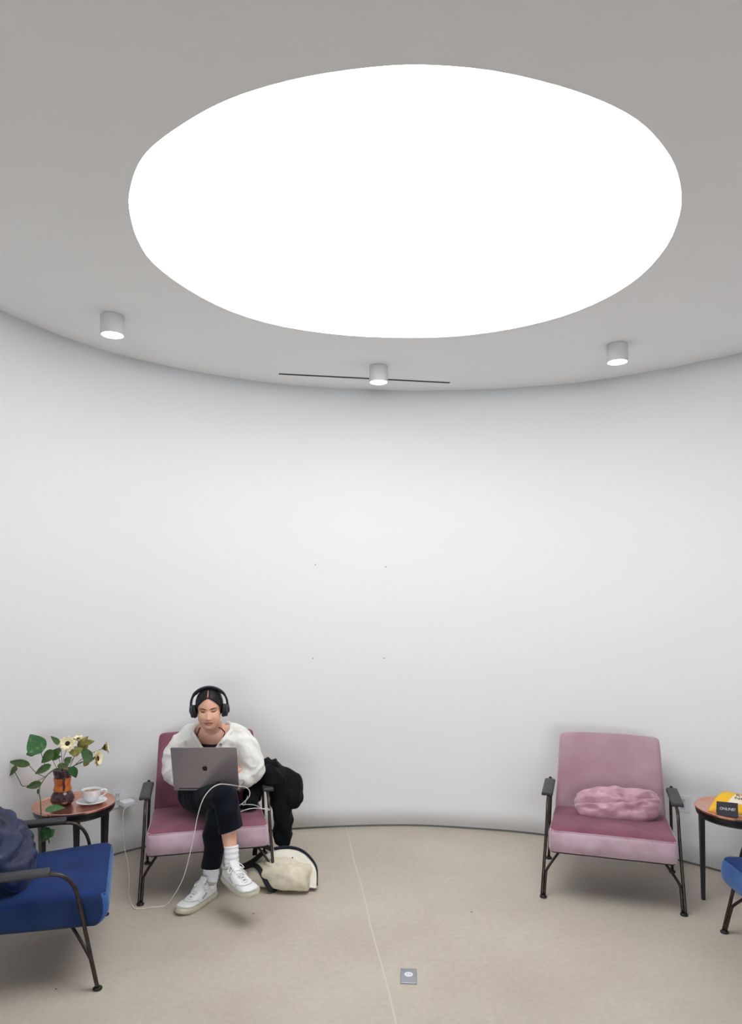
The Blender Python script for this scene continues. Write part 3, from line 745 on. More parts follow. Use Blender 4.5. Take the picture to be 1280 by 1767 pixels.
# tent card
cardc = at(1258, 1401, 3.51); cardc = V((1.838, 3.59, TOP+.002))
t = thing('tent_card', 'small black tent card chalked with ONLINE? on the right table', 'sign', cardc, math.radians(-22))
wdt, hgt, dep = .049, .066, .028
bm = bmesh.new()
pf = [(-dep, 0), (0, hgt), (dep, 0), (dep-.003, 0), (0, hgt-.005), (-dep+.003, 0)]
L_ = [bm.verts.new((-wdt, y, z)) for y, z in pf]; R_ = [bm.verts.new((wdt, y, z)) for y, z in pf]
for k in range(6):
    bm.faces.new((L_[k], L_[(k+1) % 6], R_[(k+1) % 6], R_[k]))
for s_ in (L_, R_):
    bm.faces.new((s_[0], s_[1], s_[4], s_[5])); bm.faces.new((s_[1], s_[2], s_[3], s_[4]))
obj('card', bm, 'slate', t, smooth=False)
ang = math.atan2(hgt, dep)
mtx = Matrix.Translation((0, -dep/2-.0012, hgt*.52)) @ Matrix.Rotation(ang, 4, 'X')
textmesh('lettering', 'ONLINE?', .0185, 'chalk', t, mtx, shear=.1)

# ------------------------------------------------------------------ the seated person
PL = V((-.90, 3.90, 0))
person = thing('person', 'person in white cardigan and dark trousers sitting cross-legged with a laptop', 'person', PL)
def pobj(name, me, m, parent=None, mats=None):
    if isinstance(me, bmesh.types.BMesh): me.transform(Matrix.Translation(-PL))
    else: me.transform(Matrix.Translation(-PL))
    return obj(name, me, m, parent or person, mats=mats)
HD = V((-.917, 3.945, .977))            # head centre
HR = Matrix.Rotation(math.radians(9), 3, 'X') @ Matrix.Rotation(math.radians(8), 3, 'Z')   # looks down at the screen
def hw(x, y, z): return HD + HR @ V((x, y, z))
SH_R, SH_L = V((-1.08, 4.08, .79)), V((-.77, 4.08, .79))
EL_R, EL_L = V((-1.145, 4.06, .615)), V((-.70, 4.06, .615))
WR_R, WR_L = V((-1.005, 3.985, .605)), V((-.81, 3.985, .605))
LEGS = {'r': dict(hip=V((-1.02, 4.06, .475)), knee=V((-.765, 3.63, .572)), ankle=V((-.712, 3.555, .285))),
        'l': dict(hip=V((-.87, 4.07, .465)), knee=V((-.805, 3.65, .455)), ankle=V((-.866, 3.765, .115)))}
bm = bmesh.new()
# cranium, jaw, neck
ell(bm, hw(0, .014, .030), (.069, .088, .086), HR, 28, 20)
ell(bm, hw(0, -.022, -.030), (.0635, .062, .072), HR, 28, 20)
ell(bm, hw(0, -.036, -.066), (.044, .042, .038), HR, 24, 16)
for s in (-1, 1): ell(bm, hw(s*.072, .012, -.008), (.008, .016, .028), HR, 12, 10)
limb(bm, [V((-.92, 4.075, .83)), V((-.919, 4.03, .885)), hw(0, .02, -.06)], [.056, .050, .052])
# trunk
tube(bm, [V((-.945, 4.10, .42)), V((-.945, 4.12, .50)), V((-.94, 4.135, .60)), V((-.93, 4.11, .72)), V((-.922, 4.085, .80)), V((-.92, 4.075, .845)), V((-.92, 4.07, .865))],
     [(.13, .09), (.14, .095), (.12, .085), (.135, .09), (.15, .075), (.10, .055), (.05, .04)], seg=24, n=6, side=(1, 0, 0))
for s, SH, EL, WR in ((-1, SH_R, EL_R, WR_R), (1, SH_L, EL_L, WR_L)):
    limb(bm, [V((-.92+s*.05, 4.075, .832)), V((-.92+s*.11, 4.08, .822)), SH], [.036, .04, .05])
    limb(bm, [SH, (SH+EL)/2+V((s*.012, 0, 0)), EL], [.046, .041, .034])
    limb(bm, [EL, (EL+WR)/2, WR], [.034, .028, .021])
    # hand resting on the keyboard: palm, four fingers, thumb
    fwd = V((-s*.25, -.95, -.05)).normalized(); sd = V((s, 0, 0)); up = V((0, 0, 1))
    tube(bm, [WR, WR+fwd*.03, WR+fwd*.065, WR+fwd*.085], [(.022, .017), (.034, .015), (.038, .013), (.034, .010)], seg=14, n=5, side=(1, 0, 0))
    for k, (off, L_) in enumerate(((.028, .060), (.0095, .076), (-.0095, .082), (-.0285, .074))):
        b0 = WR+fwd*.068+sd*off
        limb(bm, [b0, b0+fwd*L_*.4+up*.012, b0+fwd*L_*.72+up*.004, b0+fwd*L_*.86-up*.012], [.0088, .0084, .0076, .0066])
    b0 = WR+fwd*.026-sd*.028
    limb(bm, [b0, b0+fwd*.024-sd*.018, b0+fwd*.048-sd*.022-up*.006], [.0115, .0098, .0082])
# legs inside the trousers, bare shin, ankle
for k, L_ in LEGS.items():
    limb(bm, [L_['hip'], (L_['hip']+L_['knee'])/2, L_['knee']], [.072, .062, .050])
    limb(bm, [L_['knee'], L_['knee']*.62+L_['ankle']*.38+V((0, .01, 0)), L_['knee']*.2+L_['ankle']*.8, L_['ankle']], [.048, .045, .034, .031])
me = fuse(bm, .0036, 5)
# facial relief, in head coordinates (x to the right, -y forward, z up)
HRI = HR.inverted()
def face(co, n):
    q = HRI @ (co-HD)
    if abs(q.x) < .075 and -.125 < q.z < .1 and q.y < .0:
        g = lambda x, z, sx, sz: math.exp(-((q.x-x)/sx)**2-((q.z-.007-z)/sz)**2)
        f = min(1, max(0, (-q.y-.01)/.03)); d = 0
        d += .010*g(0, -.016, .008, .024) + .011*g(0, -.032, .010, .011) + .004*g(.011, -.036, .006, .006)+.004*g(-.011, -.036, .006, .006)
        d -= .0085*g(.030, .007, .015, .011)+.0085*g(-.030, .007, .015, .011)
        d += .0045*g(.030, .006, .0105, .0075)+.0045*g(-.030, .006, .0105, .0075)        # lids over the eyeballs
        d += .0035*g(.028,   .021, .02, .006)+.0035*g(-.028,   .021, .02, .006)
        d += .003*g(.036, -.028, .018, .015)+.003*g(-.036, -.028, .018, .015)
        d += .0045*g(0, -.055, .020, .005)+.0052*g(0, -.0655, .017, .005) - .0035*g(0, -.0605, .026, .0022)
        d -= .003*g(0, -.077, .018, .005); d += .005*g(0, -.092, .018, .010)
        q2 = V((q.x, q.y-d*f, q.z)); return HD+HR @ q2
    return co
warp(me, face)
# face-front lookup used to lay brows, lashes, lips and hair line on the skin
from mathutils.bvhtree import BVHTree
bvh = BVHTree.FromPolygons([v.co.copy() for v in me.vertices], [list(p.vertices) for p in me.polygons])
def on_face(x, z, lift=.0006):
    z += .007; o_ = hw(x, -.25, z); d = HR @ V((0, 1, 0))
    h = bvh.ray_cast(o_, d)
    return (h[0]-d*lift) if h[0] else hw(x, -.09, z)
body = pobj('body', me, 'skin')
def strip(name, pts, wid, m, parent, thick=.0012):
    """thin ribbon of varying half height laid on the face"""
    bm = bmesh.new(); up = HR @ V((0, 0, 1)); fw = HR @ V((0, -1, 0))
    rows = []
    for (x, z), w_ in zip(pts, wid):
        a = on_face(x, z-w_, .0003); b = on_face(x, z+w_, .0003); c_ = on_face(x, z, .0003)+fw*thick
        rows.append([bm.verts.new(p) for p in (a, c_, b)])
    for A, B in zip(rows, rows[1:]):
        for k in range(2): bm.faces.new((A[k], A[k+1], B[k+1], B[k]))
    return pobj(name, bm, m, parent)
for s in (-1, 1):
    strip('eyebrow', [(s*x, z) for x, z in ((.0125, .0165), (.020, .0195), (.030, .0215), (.040, .0205), (.0475, .0165))], [.0022, .0034, .0032, .0024, .001], 'brow', body)
    strip('eyelashes', [(s*x, z) for x, z in ((.0155, .003), (.022, .0012), (.030, .0004), (.038, .0014), (.0455, .004))], [.001, .0024, .003, .0026, .0014], 'brow', body, .002)
    strip('eyelid_shadow', [(s*x, z) for x, z in ((.016, .008), (.023, .0102), (.031, .0108), (.039, .0102), (.045, .008))], [.0006, .001, .0012, .001, .0006], 'lid', body, .0002)
    strip('nostril', [(s*x, z) for x, z in ((.004, -.0405), (.008, -.0402), (.0115, -.0398))], [.001, .0022, .001], 'lips', body, .0001)
strip('upper_lip', [(x, z) for x, z in ((-.027, -0.0590), (-.018, -0.0570), (-.008, -0.0540), (0, -0.0552), (.008, -0.0540), (.018, -0.0570), (.027, -0.0590))], [.0006, .0032, .0048, .0042, .0048, .0032, .0006], 'lips', body, .0008)
strip('lower_lip', [(x, z) for x, z in ((-.024, -0.0605), (-.014, -0.0655), (0, -0.0672), (.014, -0.0655), (.024, -0.0605))], [.0006, .0042, .0055, .0042, .0006], 'lips', body, .0012)
strip('mouth_line', [(x, z) for x, z in ((-.026, -0.0595), (-.013, -0.0606), (0, -0.0612), (.013, -0.0606), (.026, -0.0595))], [.0006, .0014, .0015, .0014, .0006], 'brow', body, .0016)
# hair: shell from the hairline up to the crown, middle parting, low bun
bm = bmesh.new()
line = [(0, .086), (8, .084), (18, .078), (30, .067), (42, .053), (52, .038), (62, .020), (70, -.002), (80, -.028), (92, -.052), (110, -.066), (140, -.080), (180, -.086)]
def zb(a):
    a = abs(a)
    for (a0, z0), (a1, z1) in zip(line, line[1:]):
        if a0 <= a <= a1: return z0+(z1-z0)*(a-a0)/(a1-a0)
NA, NR = 96, 22; rows = []
for i in range(NA):
    a = -180+360*i/NA; ar = math.radians(a); col = []
    z0_ = zb(a)
    for j in range(NR+1):
        t_ = j/NR; zc = .030; c_ = .0935
        th0 = math.asin(max(-1, min(1, (max(z0_, zc-.08)-zc)/c_))); th = th0+(math.pi/2-th0)*t_
        R_ = math.cos(th); z = zc+c_*math.sin(th)
        if z0_ < zc-.05 and t_ < .25: z = z0_+(z-z0_)*(t_/.25); 
        A_ = .0765; B_ = .096
        part = -.0035*math.exp(-(R_*math.sin(ar)*A_/.004)**2)*(1 if abs(a) < 90 else 0)
        wv = .0012*math.sin(a*.9+z*60)
        col.append(bm.verts.new(hw((A_+wv+part)*R_*math.sin(ar), .016-(B_+wv+part)*R_*math.cos(ar), z+part)))
    rows.append(col)
for i in range(NA):
    A, B = rows[i], rows[(i+1) % NA]
    for j in range(NR): bm.faces.new((A[j], B[j], B[j+1], A[j+1]))
bmesh.ops.remove_doubles(bm, verts=bm.verts, dist=.0004)
hair = pobj('hair', bm, 'hair'); solid(hair, .010, -1)
bm = bmesh.new(); ell(bm, hw(0, .115, -.045), (.038, .03, .036), HR); pobj('hair_bun', bm, 'hair', hair)
bm = bmesh.new(); tube(bm, [hw(0, .016-.0945*math.cos(t_), .030+.0925*math.sin(t_)) for t_ in [math.radians(a) for a in (38, 44, 52, 62, 72)]], [(.0006, .002), (.0022, .002), (.0022, .002), (.0018, .002), (.0006, .002)], 8, 5, side=(1, 0, 0)); pobj('hair_parting', bm, 'skin', hair)

# cardigan
bm = bmesh.new()
tube(bm, [V((-.945, 4.09, .44)), V((-.945, 4.10, .52)), V((-.94, 4.10, .62)), V((-.93, 4.085, .72)), V((-.924, 4.08, .79)), V((-.922, 4.078, .84)), V((-.92, 4.075, .872))],
     [(.165, .115), (.185, .125), (.185, .12), (.195, .118), (.195, .105), (.155, .085), (.10, .06)], seg=32, n=6, side=(1, 0, 0))
for s, SH, EL, WR in ((-1, SH_R, EL_R, WR_R), (1, SH_L, EL_L, WR_L)):
    tube(bm, [V((-.92+s*.07, 4.076, .832)), V((-.92+s*.13, 4.078, .812)), SH+V((s*.01, 0, -.03))], [.045, .06, .075], seg=16)
    limb(bm, [SH+V((0, 0, -.02)), SH*.6+EL*.4+V((s*.02, -.01, 0)), EL*.9+SH*.1+V((s*.012, 0, -.01)), EL+V((0, 0, -.02))], [.07, .072, .074, .07])
    limb(bm, [EL+V((-s*.01, 0, -.02)), EL*.5+WR*.5+V((0, .01, -.035)), WR+V((s*.01, .02, -.02))], [.072, .064, .034])
    ell(bm, EL*.7+WR*.3+V((0, .0, -.045)), (.065, .07, .055))
me = fuse(bm, .0055, 8)
def folds(amp, seed, stretch=(1, 1, 1), sc=9.0, fine=.3):
    def fn(co, n):
        q = V((co.x*stretch[0], co.y*stretch[1], co.z*stretch[2]))*sc+V((seed, 0, 0))
        q = q+V((noise.noise(q*.5), noise.noise(q*.5+V((9, 0, 0))), 0))*1.3
        r = 1-abs(noise.noise(q))*2.2
        return co+n*(amp*(r-.45)+amp*fine*noise.noise(q*2.7))
    return fn
warp(me, folds(.011, 3.1, (1, 1, 1.2), 8.5))
bm = bmesh.new(); bm.from_mesh(me); bpy.data.meshes.remove(me)
CX = -.922
def vw(z): return min(.100, .042+(z-.763)*.74)          # half width of the neck opening
kill = [f for f in bm.faces if (lambda c: (c.z > .70 and c.y < 4.075 and abs(c.x-CX) < vw(c.z)) or (c.z > .78 and (c.x-CX)**2/(.088**2)+(c.y-4.075)**2/(.075**2) < 1))(f.calc_center_median())]
bmesh.ops.delete(bm, geom=kill, context='FACES')
# snap the cut edge onto the neckline
edge = {v for e in bm.edges if len(e.link_faces) == 1 for v in e.verts}
for v in edge:
    if v.co.y < 4.05 and .69 < v.co.z < .85:
        s = 1 if v.co.x > CX else -1; nx = CX+s*vw(v.co.z)
        if abs(nx-v.co.x) < .015: v.co.x = nx
cbvh = BVHTree.FromBMesh(bm)
cardigan = pobj('cardigan', bm, 'knit'); solid(cardigan, .005, -1)
def cardi(x, z):
    h = cbvh.ray_cast(V((x, 3.5, z)), V((0, 1, 0))); return h[0]
for s in (-1, 1):
    P = []
    for z in (.845, .825, .80, .775, .75, .72, .70):
        h = cardi(CX+s*(vw(z)+.010), z)
        if h: P.append(h+V((0, -.001, 0)))
    P = [V((CX+s*.066, 4.125, .868)), V((CX+s*.096, 4.075, .872))]+P
    bm = bmesh.new(); tube(bm, P, [(.004, .012)]*len(P), 10, 5, side=(0, 1, 0)); pobj('neck_band', bm, 'knit', cardigan)
h = cardi(at(379, 1286, 3.95).x, at(379, 1286, 3.95).z) or at(379, 1286, 3.95)
bm = bmesh.new(); bm_m = Matrix.Translation(h+V((0, -.006, 0))) @ Matrix.Rotation(math.pi/2, 4, 'X')
lathe(bm, [(.0085, -.002), (.0085, .002), (.006, .0035), (.005, .001), (.0001, .001)], 20, cap_top=False); bm.transform(bm_m); pobj('button', bm, 'steel', cardigan)
# camisole: black neckline edge and straps
def chest(x, z, lift=.0025):
    h = bvh.ray_cast(V((x, 3.5, z)), V((0, 1, 0))); return h[0]+V((0, -lift, 0)) if h[0] else V((x, 4.0, z))
bm = bmesh.new(); rows = []
for i in range(13):
    x = CX-.10+.2*i/12
    rows.append([bm.verts.new(chest(x, z, .003)) for z in (.764+.006*abs(i-6)/6, .74, .70, .64, .60)])
for A, B in zip(rows, rows[1:]):
    for k in range(4): bm.faces.new((A[k], B[k], B[k+1], A[k+1]))
cam_top = pobj('camisole', bm, 'strap'); solid(cam_top, .002, 0)
for s, top_, low_ in ((-1, (345, 1255), (338, 1270)), (1, (380, 1253), (386, 1266))):
    a_ = at(*top_, 4.05); b_ = at(*low_, 4.0)
    P = []
    for f in (0, .33, .66, 1, 1.6, 2.6):
        x = a_.x+(b_.x-a_.x)*f if f <= 1 else b_.x-s*(f-1)*.012; z = a_.z+(b_.z-a_.z)*f
        P.append(chest(x, z, .004))
    bm = bmesh.new(); tube(bm, P, .0028, 6, 4); pobj('strap', bm, 'strap', cam_top)

# trousers
r_, l_ = LEGS['r'], LEGS['l']
bm = bmesh.new()
limb(bm, [r_['hip']+V((-.01, 0, -.005)), r_['hip']*.5+r_['knee']*.5+V((-.01, 0, -.02)), r_['knee']], [.098, .085, .068])
tube(bm, [r_['knee'], V((-.745, 3.612, .51)), V((-.730, 3.595, .455)), V((-.722, 3.585, .400)), V((-.718, 3.58, .34))], [.068, .065, .060, .0625, .065], seg=18)
me_r = fuse(bm, .0055, 6)
bm = bmesh.new()
ell(bm, V((-.945, 4.10, .475)), (.165, .125, .105))
limb(bm, [l_['hip'], l_['hip']*.5+l_['knee']*.5, l_['knee']], [.098, .085, .066])
tube(bm, [l_['knee'], V((-.822, 3.655, .36)), V((-.84, 3.70, .25)), V((-.858, 3.735, .168)), V((-.865, 3.75, .11))], [.066, .060, .052, .050, .050], seg=18)
me_l = fuse(bm, .0055, 6)
bm = bmesh.new()
for me, co, no in ((me_r, V((-.722, 3.585, .418)), V((-.32, .1, 1))), (me_l, V((0, 0, .168)), V((0, .1, 1)))):
    warp(me, folds(.008, 8.2, (1, 1, .7), 7.5))
    b2 = bmesh.new(); b2.from_mesh(me); bpy.data.meshes.remove(me)
    geom = b2.verts[:]+b2.edges[:]+b2.faces[:]
    if co.z < .2: co = V((-.86, 3.74, .168))
    bmesh.ops.bisect_plane(b2, geom=geom, plane_co=co, plane_no=no.normalized())
    kill = [f for f in b2.faces if (f.calc_center_median()-co).dot(no) < 0 and (f.calc_center_median()-co).length < .16 and f.calc_center_median().y < 3.86]
    bmesh.ops.delete(b2, geom=kill, context='FACES')
    t2m = bpy.data.meshes.new('t'); b2.to_mesh(t2m); b2.free(); bm.from_mesh(t2m); bpy.data.meshes.remove(t2m)
tr = pobj('trousers', bm, 'trouser'); solid(tr, .004, -1)

# socks and shoes
def sock(P, R_):
    bm = bmesh.new()
    Q = catmull([V(p) for p in P], 10); n_ = len(Q); RQ = catmull([V((r, 0, 0)) for r in R_], 10)
    tube(bm, Q, [RQ[i].x+.0016*math.sin(i*1.3) for i in range(n_)], 18, 1, smoothpath=False); return pobj('sock', bm, 'sock')
sock([V((-.716, 3.565, .345)), V((-.713, 3.558, .30)), V((-.71, 3.555, .255)), V((-.695, 3.535, .21))], [.037, .036, .037, .034])
sock([V((-.858, 3.735, .225)), V((-.865, 3.764, .13)), V((-.869, 3.755, .09)), V((-.874, 3.74, .05))], [.045, .043, .041, .036])
def shoe(heel, head, pitch, roll, mirror=1):
    """local x across, y toe-ward from the heel, z up from the sole"""
    hx, hy = V(head).xy.normalized()
    rz = math.atan2(-hx, hy)
    MX = Matrix.Translation(V(heel)) @ Matrix.Rotation(rz, 4, 'Z') @ Matrix.Rotation(pitch, 4, 'X') @ Matrix.Rotation(roll, 4, 'Y') @ Matrix.Diagonal((mirror, 1, 1, 1))
    L_ = .285
    def outline(u, side):           # half width along the length
        base = .034*math.sqrt(max(0, min(1, u/.10*(2-u/.10)))) if u < .10 else .034+.016*math.sin(min(1, (u-.10)/.62)*math.pi/2)
        if u > .74: base *= math.sqrt(max(0, 1-((u-.74)/.262)**2.4))
        return base*(1+.04*side)
    def ribbon(zlo, zhi, grow, nm, m, par, bulge=.002):
        bm = bmesh.new(); N_ = 40; prof = [(zlo, -.003), (zlo+.003, 0), ((zlo+zhi)/2, bulge), (zhi-.003, 0), (zhi, -.003)]
        loops = []
        for z, g_ in prof:
            lp = []
            for k in range(N_):
                a = 2*math.pi*k/N_; u = (1-math.cos(a))/2; s = 1 if k < N_/2 else -1
                w_ = outline(u, s)+grow+g_; yy = u*L_ + (-grow-g_ if u < .02 else (grow+g_ if u > .98 else 0))
                spring = .012*max(0, (u-.7)/.3)**2
                lp.append(bm.verts.new(MX @ V((s*max(.0005, w_) if 0 < u < 1 else 0, yy, z+spring))))
            loops.append(lp)
        for A, B in zip(loops, loops[1:]):
            for k in range(N_): bm.faces.new((A[k], A[(k+1) % N_], B[(k+1) % N_], B[k]))
        bm.faces.new(loops[0][::-1]); bm.faces.new(loops[-1])
        return pobj(nm, bm, m, par)
    # upper: lofted D sections
    bm = bmesh.new(); rows = []; NU, NV = 30, 16
    def topz(u):
        pts = [(0, .070), (.08, .084), (.2, .086), (.34, .098), (.45, .088), (.6, .066), (.75, .052), (.88, .046), (.96, .034), (1, .020)]
        for (a0, z0), (a1, z1) in zip(pts, pts[1:]):
            if a0 <= u <= a1:
                t_ = (u-a0)/(a1-a0); t_ = t_*t_*(3-2*t_); return z0+(z1-z0)*t_
    for i in range(NU+1):
        u = .004+.992*i/NU; row = []
        for j in range(NV+1):
            a = math.pi*j/NV; W_ = outline(u, 0)-.002; tz = topz(u)
            ex = .62 if u > .3 else .8
            x = W_*math.copysign(abs(math.cos(a))**(.55 if u > .35 else .75), math.cos(a)); z = .022+(tz-.022)*(math.sin(a)**ex)
            if u < .33: x *= 1-.18*(z/.09)**2
            elif u < .75: x *= 1-.30*((z-.022)/(tz-.022+1e-6))**1.5*.5
            row.append(bm.verts.new(MX @ V((x, u*L_, z+.012*max(0, (u-.7)/.3)**2*.6))))
        rows.append(row)
    for A, B in zip(rows, rows[1:]):
        for j in range(NV): bm.faces.new((A[j], A[j+1], B[j+1], B[j]))
    bm.faces.new(rows[0]); bm.faces.new(rows[-1][::-1])
    up = pobj('shoe', bm, 'shoe')
    ribbon(0, .030, .003, 'sole', 'sole', up, .003)
    ribbon(.0285, .033, .0022, 'welt', 'shoegrey', up, .0005)
    def zt(u, f=0): return topz(u)*(1-.10*f*f)+.002
    # toe cap seam, side seam
    bm = bmesh.new(); P = []
    for k in range(13):
        f = -1+2*k/12; u = .80-.20*f*f; a = math.acos(max(-1, min(1, f)))
        W_ = outline(u, 0)-.001; P.append(MX @ V((W_*math.copysign(abs(f)**.6, f), u*L_, .024+(topz(u)-.022)*(math.sin(a)**.62)+.001)))
    tube(bm, P, .0012, 6, 2); pobj('toe_seam', bm, 'shoegrey', up)
    # dark side window and collar
    for s in (-1, 1):
        bm = bmesh.new(); P = [MX @ V((s*(outline(u, 0)*(.93-.12*(z-.04)/.03)+.001), u*L_, z)) for u, z in ((.40, .060), (.47, .052), (.54, .046))]
        tube(bm, P, [(.0015, .003)]*3, 6, 3); pobj('side_stripe', bm, 'lapmetal', up)
    bm = bmesh.new(); P = []
    for k in range(24):
        a = 2*math.pi*k/24; u = .175+.155*math.cos(a); x = .031*math.sin(a); z = .086+.012*max(0, math.cos(a))-.006*abs(math.sin(a))
        P.append(MX @ V((x, u*L_, z)))
    tube(bm, P, .0075, 8, 2, closed=True); pobj('collar', bm, 'shoegrey', up)
    bm = bmesh.new()
    tube(bm, [MX @ V((0, u*L_, z)) for u, z in ((.56, .072), (.45, .09), (.36, .108), (.30, .128))], [(.018, .003), (.021, .004), (.024, .005), (.022, .004)], 12, 4, side=(MX.to_3x3() @ V((1, 0, 0)))); pobj('tongue', bm, 'shoe', up)
    bm = bmesh.new(); tube(bm, [MX @ V((0, u*L_, topz(u)-.0005)) for u in (.36, .44, .52, .60, .68)], [(.013, .002), (.014, .002), (.014, .002), (.012, .002), (.007, .002)], 10, 4, side=(MX.to_3x3() @ V((1, 0, 0)))); pobj('lace_gap_shade', bm, 'shoegrey', up)  # grey strip colours in the shade showing between the laces
    for q in (-1, 1):
        bm = bmesh.new(); tube(bm, [MX @ V((q*x, u*L_, topz(u)-dz)) for u, x, dz in ((.36, .033, .018), (.48, .033, .016), (.60, .030, .010), (.70, .018, .002), (.72, 0, -.0015))], .0012, 6, 4); pobj('lacing_shade_line', bm, 'shoegrey', up)  # grey lines added for the shadows along the lacing
    for k in range(5):
        u = .39+.062*k; z = topz(u)+.003; w_ = .024-.0015*k
        for q in (-1, 1):
            bm = bmesh.new(); tube(bm, [MX @ V((q*w_, u*L_, z-.010)), MX @ V((q*w_*.5, (u+.012)*L_, z+.002)), MX @ V((0, (u+.025)*L_, z+.003)), MX @ V((-q*w_*.5, (u+.04)*L_, z-.001)), MX @ V((-q*w_, (u+.052)*L_, z-.012))], .0021, 6, 4)
            pobj('lace', bm, 'lace', up)
    z = topz(.37)
    for q in (-1, 1):
        bm = bmesh.new(); tube(bm, [MX @ V(p) for p in ((0, .37*L_, z+.008), (q*.018, .35*L_, z+.014), (q*.042, .37*L_, z-.004), (q*.040, .42*L_, z-.012), (q*.018, .41*L_, z+.004), (0, .375*L_, z+.008))], .0022, 6, 5); pobj('lace', bm, 'lace', up)
        bm = bmesh.new(); tube(bm, [MX @ V(p) for p in ((0, .375*L_, z+.008), (q*.015, .43*L_, z+.004), (q*.036, .47*L_, z-.02), (q*.046, .49*L_, z-.036))], .0018, 6, 5); pobj('lace', bm, 'lace', up)
    return up
shoe((-.850, 3.785, .0), (-.125, -.25), 0, 0)
shoe((-.755, 3.605, .163), (.185, -.21), math.radians(-3), math.radians(4), -1)

# headphones
HP = HD.copy()
hp = thing('headphones', 'dark grey over-ear headphones worn on the head of the person', 'headphones', HP)
def hl(x, y, z): return HR @ V((x, y, z))
bm = bmesh.new()
P = []
for k in range(17):
    a = math.radians(-12+204*k/16); P.append(hl(.101*math.cos(a), .010, .030+.100*math.sin(a)))
tube(bm, P, [(.0065 if 3 < k < 13 else .005, .0145 if 3 < k < 13 else .009) for k in range(17)], 12, 3, side=None); obj('headband', bm, 'headphone', hp)
bm = bmesh.new()
P = [hl(.0945*math.cos(math.radians(a)), .010, .030+.0935*math.sin(math.radians(a))) for a in range(40, 141, 10)]
tube(bm, P, [(.004, .011)]*len(P), 10, 3); obj('band_padding', bm, 'earpad', hp)
for s in (-1, 1):
    rot = HR @ Matrix.Rotation(math.radians(s*6), 3, 'Y')
    bm = bmesh.new(); rbox(bm, (.010, .031, .038), .0098, 4, (0, 0, 0)); 
    for v in bm.verts:
        r = math.hypot(v.co.y/.031, v.co.z/.038)
        if r > .8: k = 1-.18*(abs(v.co.y/.031*v.co.z/.038)); v.co.y *= k; v.co.z *= k
    bm.transform(Matrix.Translation(hl(s*.081, .006, -.008)) @ rot.to_4x4()); obj('ear_cushion', bm, 'earpad', hp)
    bm = bmesh.new(); rbox(bm, (.009, .028, .034), .0085, 4, (0, 0, 0), lambda p: V((p.x, p.y*(1-.2*(p.z/.034)**2), p.z)))
    bm.transform(Matrix.Translation(hl(s*.096, .006, -.006)) @ rot.to_4x4()); obj('ear_cup', bm, 'headphone', hp)
    bm = bmesh.new(); tube(bm, [hl(s*.101, .010, .03), hl(s*.104, .010, .015), hl(s*.106, .008, -.008), hl(s*.103, .006, -.022)], [(.005, .009), (.005, .011), (.005, .012), (.004, .008)], 10, 4); obj('yoke', bm, 'headphone', hp)

# laptop: hinge near the knees, screen facing the person
H0 = V((-.899, 3.80, .575)); TOPC = V((-.899, 3.735, .8095))
lt = thing('laptop', 'grey aluminium laptop open on the lap of the person', 'laptop', H0, math.radians(0))
ld = (TOPC-H0); LH = ld.length; zl = ld.normalized(); xl = V((1, .0, 0)); xl = (xl-zl*xl.dot(zl)).normalized(); yl = zl.cross(xl)
LM = Matrix((xl, yl, zl)).transposed().to_4x4()
def slab(bm, hw_, hh, th, r, cz=0):
    """flat rounded rectangle in x/z, thickness along y"""
    pts = []
    for cx_, cz_, a0 in ((hw_-r, hh-r, 0), (-hw_+r, hh-r, 90), (-hw_+r, -hh+r, 180), (hw_-r, -hh+r, 270)):
        for k in range(5): a = math.radians(a0+90*k/4); pts.append((cx_+r*math.cos(a), cz_+r*math.sin(a)))
    A = [bm.verts.new((x, -th, z+cz)) for x, z in pts]; B = [bm.verts.new((x, th, z+cz)) for x, z in pts]
    n_ = len(pts)
    for k in range(n_): bm.faces.new((A[k], A[(k+1) % n_], B[(k+1) % n_], B[k]))
    bm.faces.new(A); bm.faces.new(B[::-1])
bm = bmesh.new(); slab(bm, .178, LH/2, .0025, .007, LH/2); bm.transform(LM); lidobj = obj('lid', bm, 'lapmetal', lt, smooth=False)
bm = bmesh.new(); slab(bm, .170, LH/2-.010, .0004, .004, LH/2+.003); bm.transform(LM @ Matrix.Translation((0, .0030, 0))); obj('screen', bm, 'lapglass', lidobj, smooth=False)
# emblem on the lid: an apple with a bite and a leaf
out = [(0, -.92), (.20, -.97), (.38, -1.0), (.58, -.80), (.76, -.48), (.66, -.36), (.56, -.18), (.53, .04), (.58, .24), (.73, .42), (.62, .56), (.42, .66), (.22, .64), (.02, .54), (-.18, .60), (-.40, .66), (-.62, .56), (-.78, .34), (-.84, .04), (-.80, -.28), (-.68, -.60), (-.50, -.88), (-.34, -1.0), (-.18, -.97)]
bm = bmesh.new(); sc_ = .0165
pts = catmull([V((x, 0, z)) for x, z in out], 3, closed=True)
vs = [bm.verts.new((p.x*sc_, 0, p.z*sc_)) for p in pts]; bm.faces.new(vs)
lf = [V((.04, 0, .72)), V((.06, 0, .95)), V((.22, 0, 1.12)), V((.36, 0, 1.16)), V((.34, 0, .95)), V((.20, 0, .78))]
vs = [bm.verts.new((p.x*sc_, 0, p.z*sc_)) for p in catmull(lf, 3, closed=True)]; bm.faces.new(vs)
bmesh.ops.triangulate(bm, faces=bm.faces[:])
r = bmesh.ops.extrude_face_region(bm, geom=bm.faces[:]); bmesh.ops.translate(bm, verts=[v for v in r['geom'] if isinstance(v, bmesh.types.BMVert)], vec=(0, .0006, 0))
bm.transform(LM @ Matrix.Translation((0, -.0031, LH*.50))); obj('emblem', bm, 'logo', lidobj, smooth=False)
bm = bmesh.new(); rbox(bm, (.178, .122, .0075), .004, 2, (0, .122, -.008), round_n=2); base = obj('base', bm, 'lapmetal', lt)
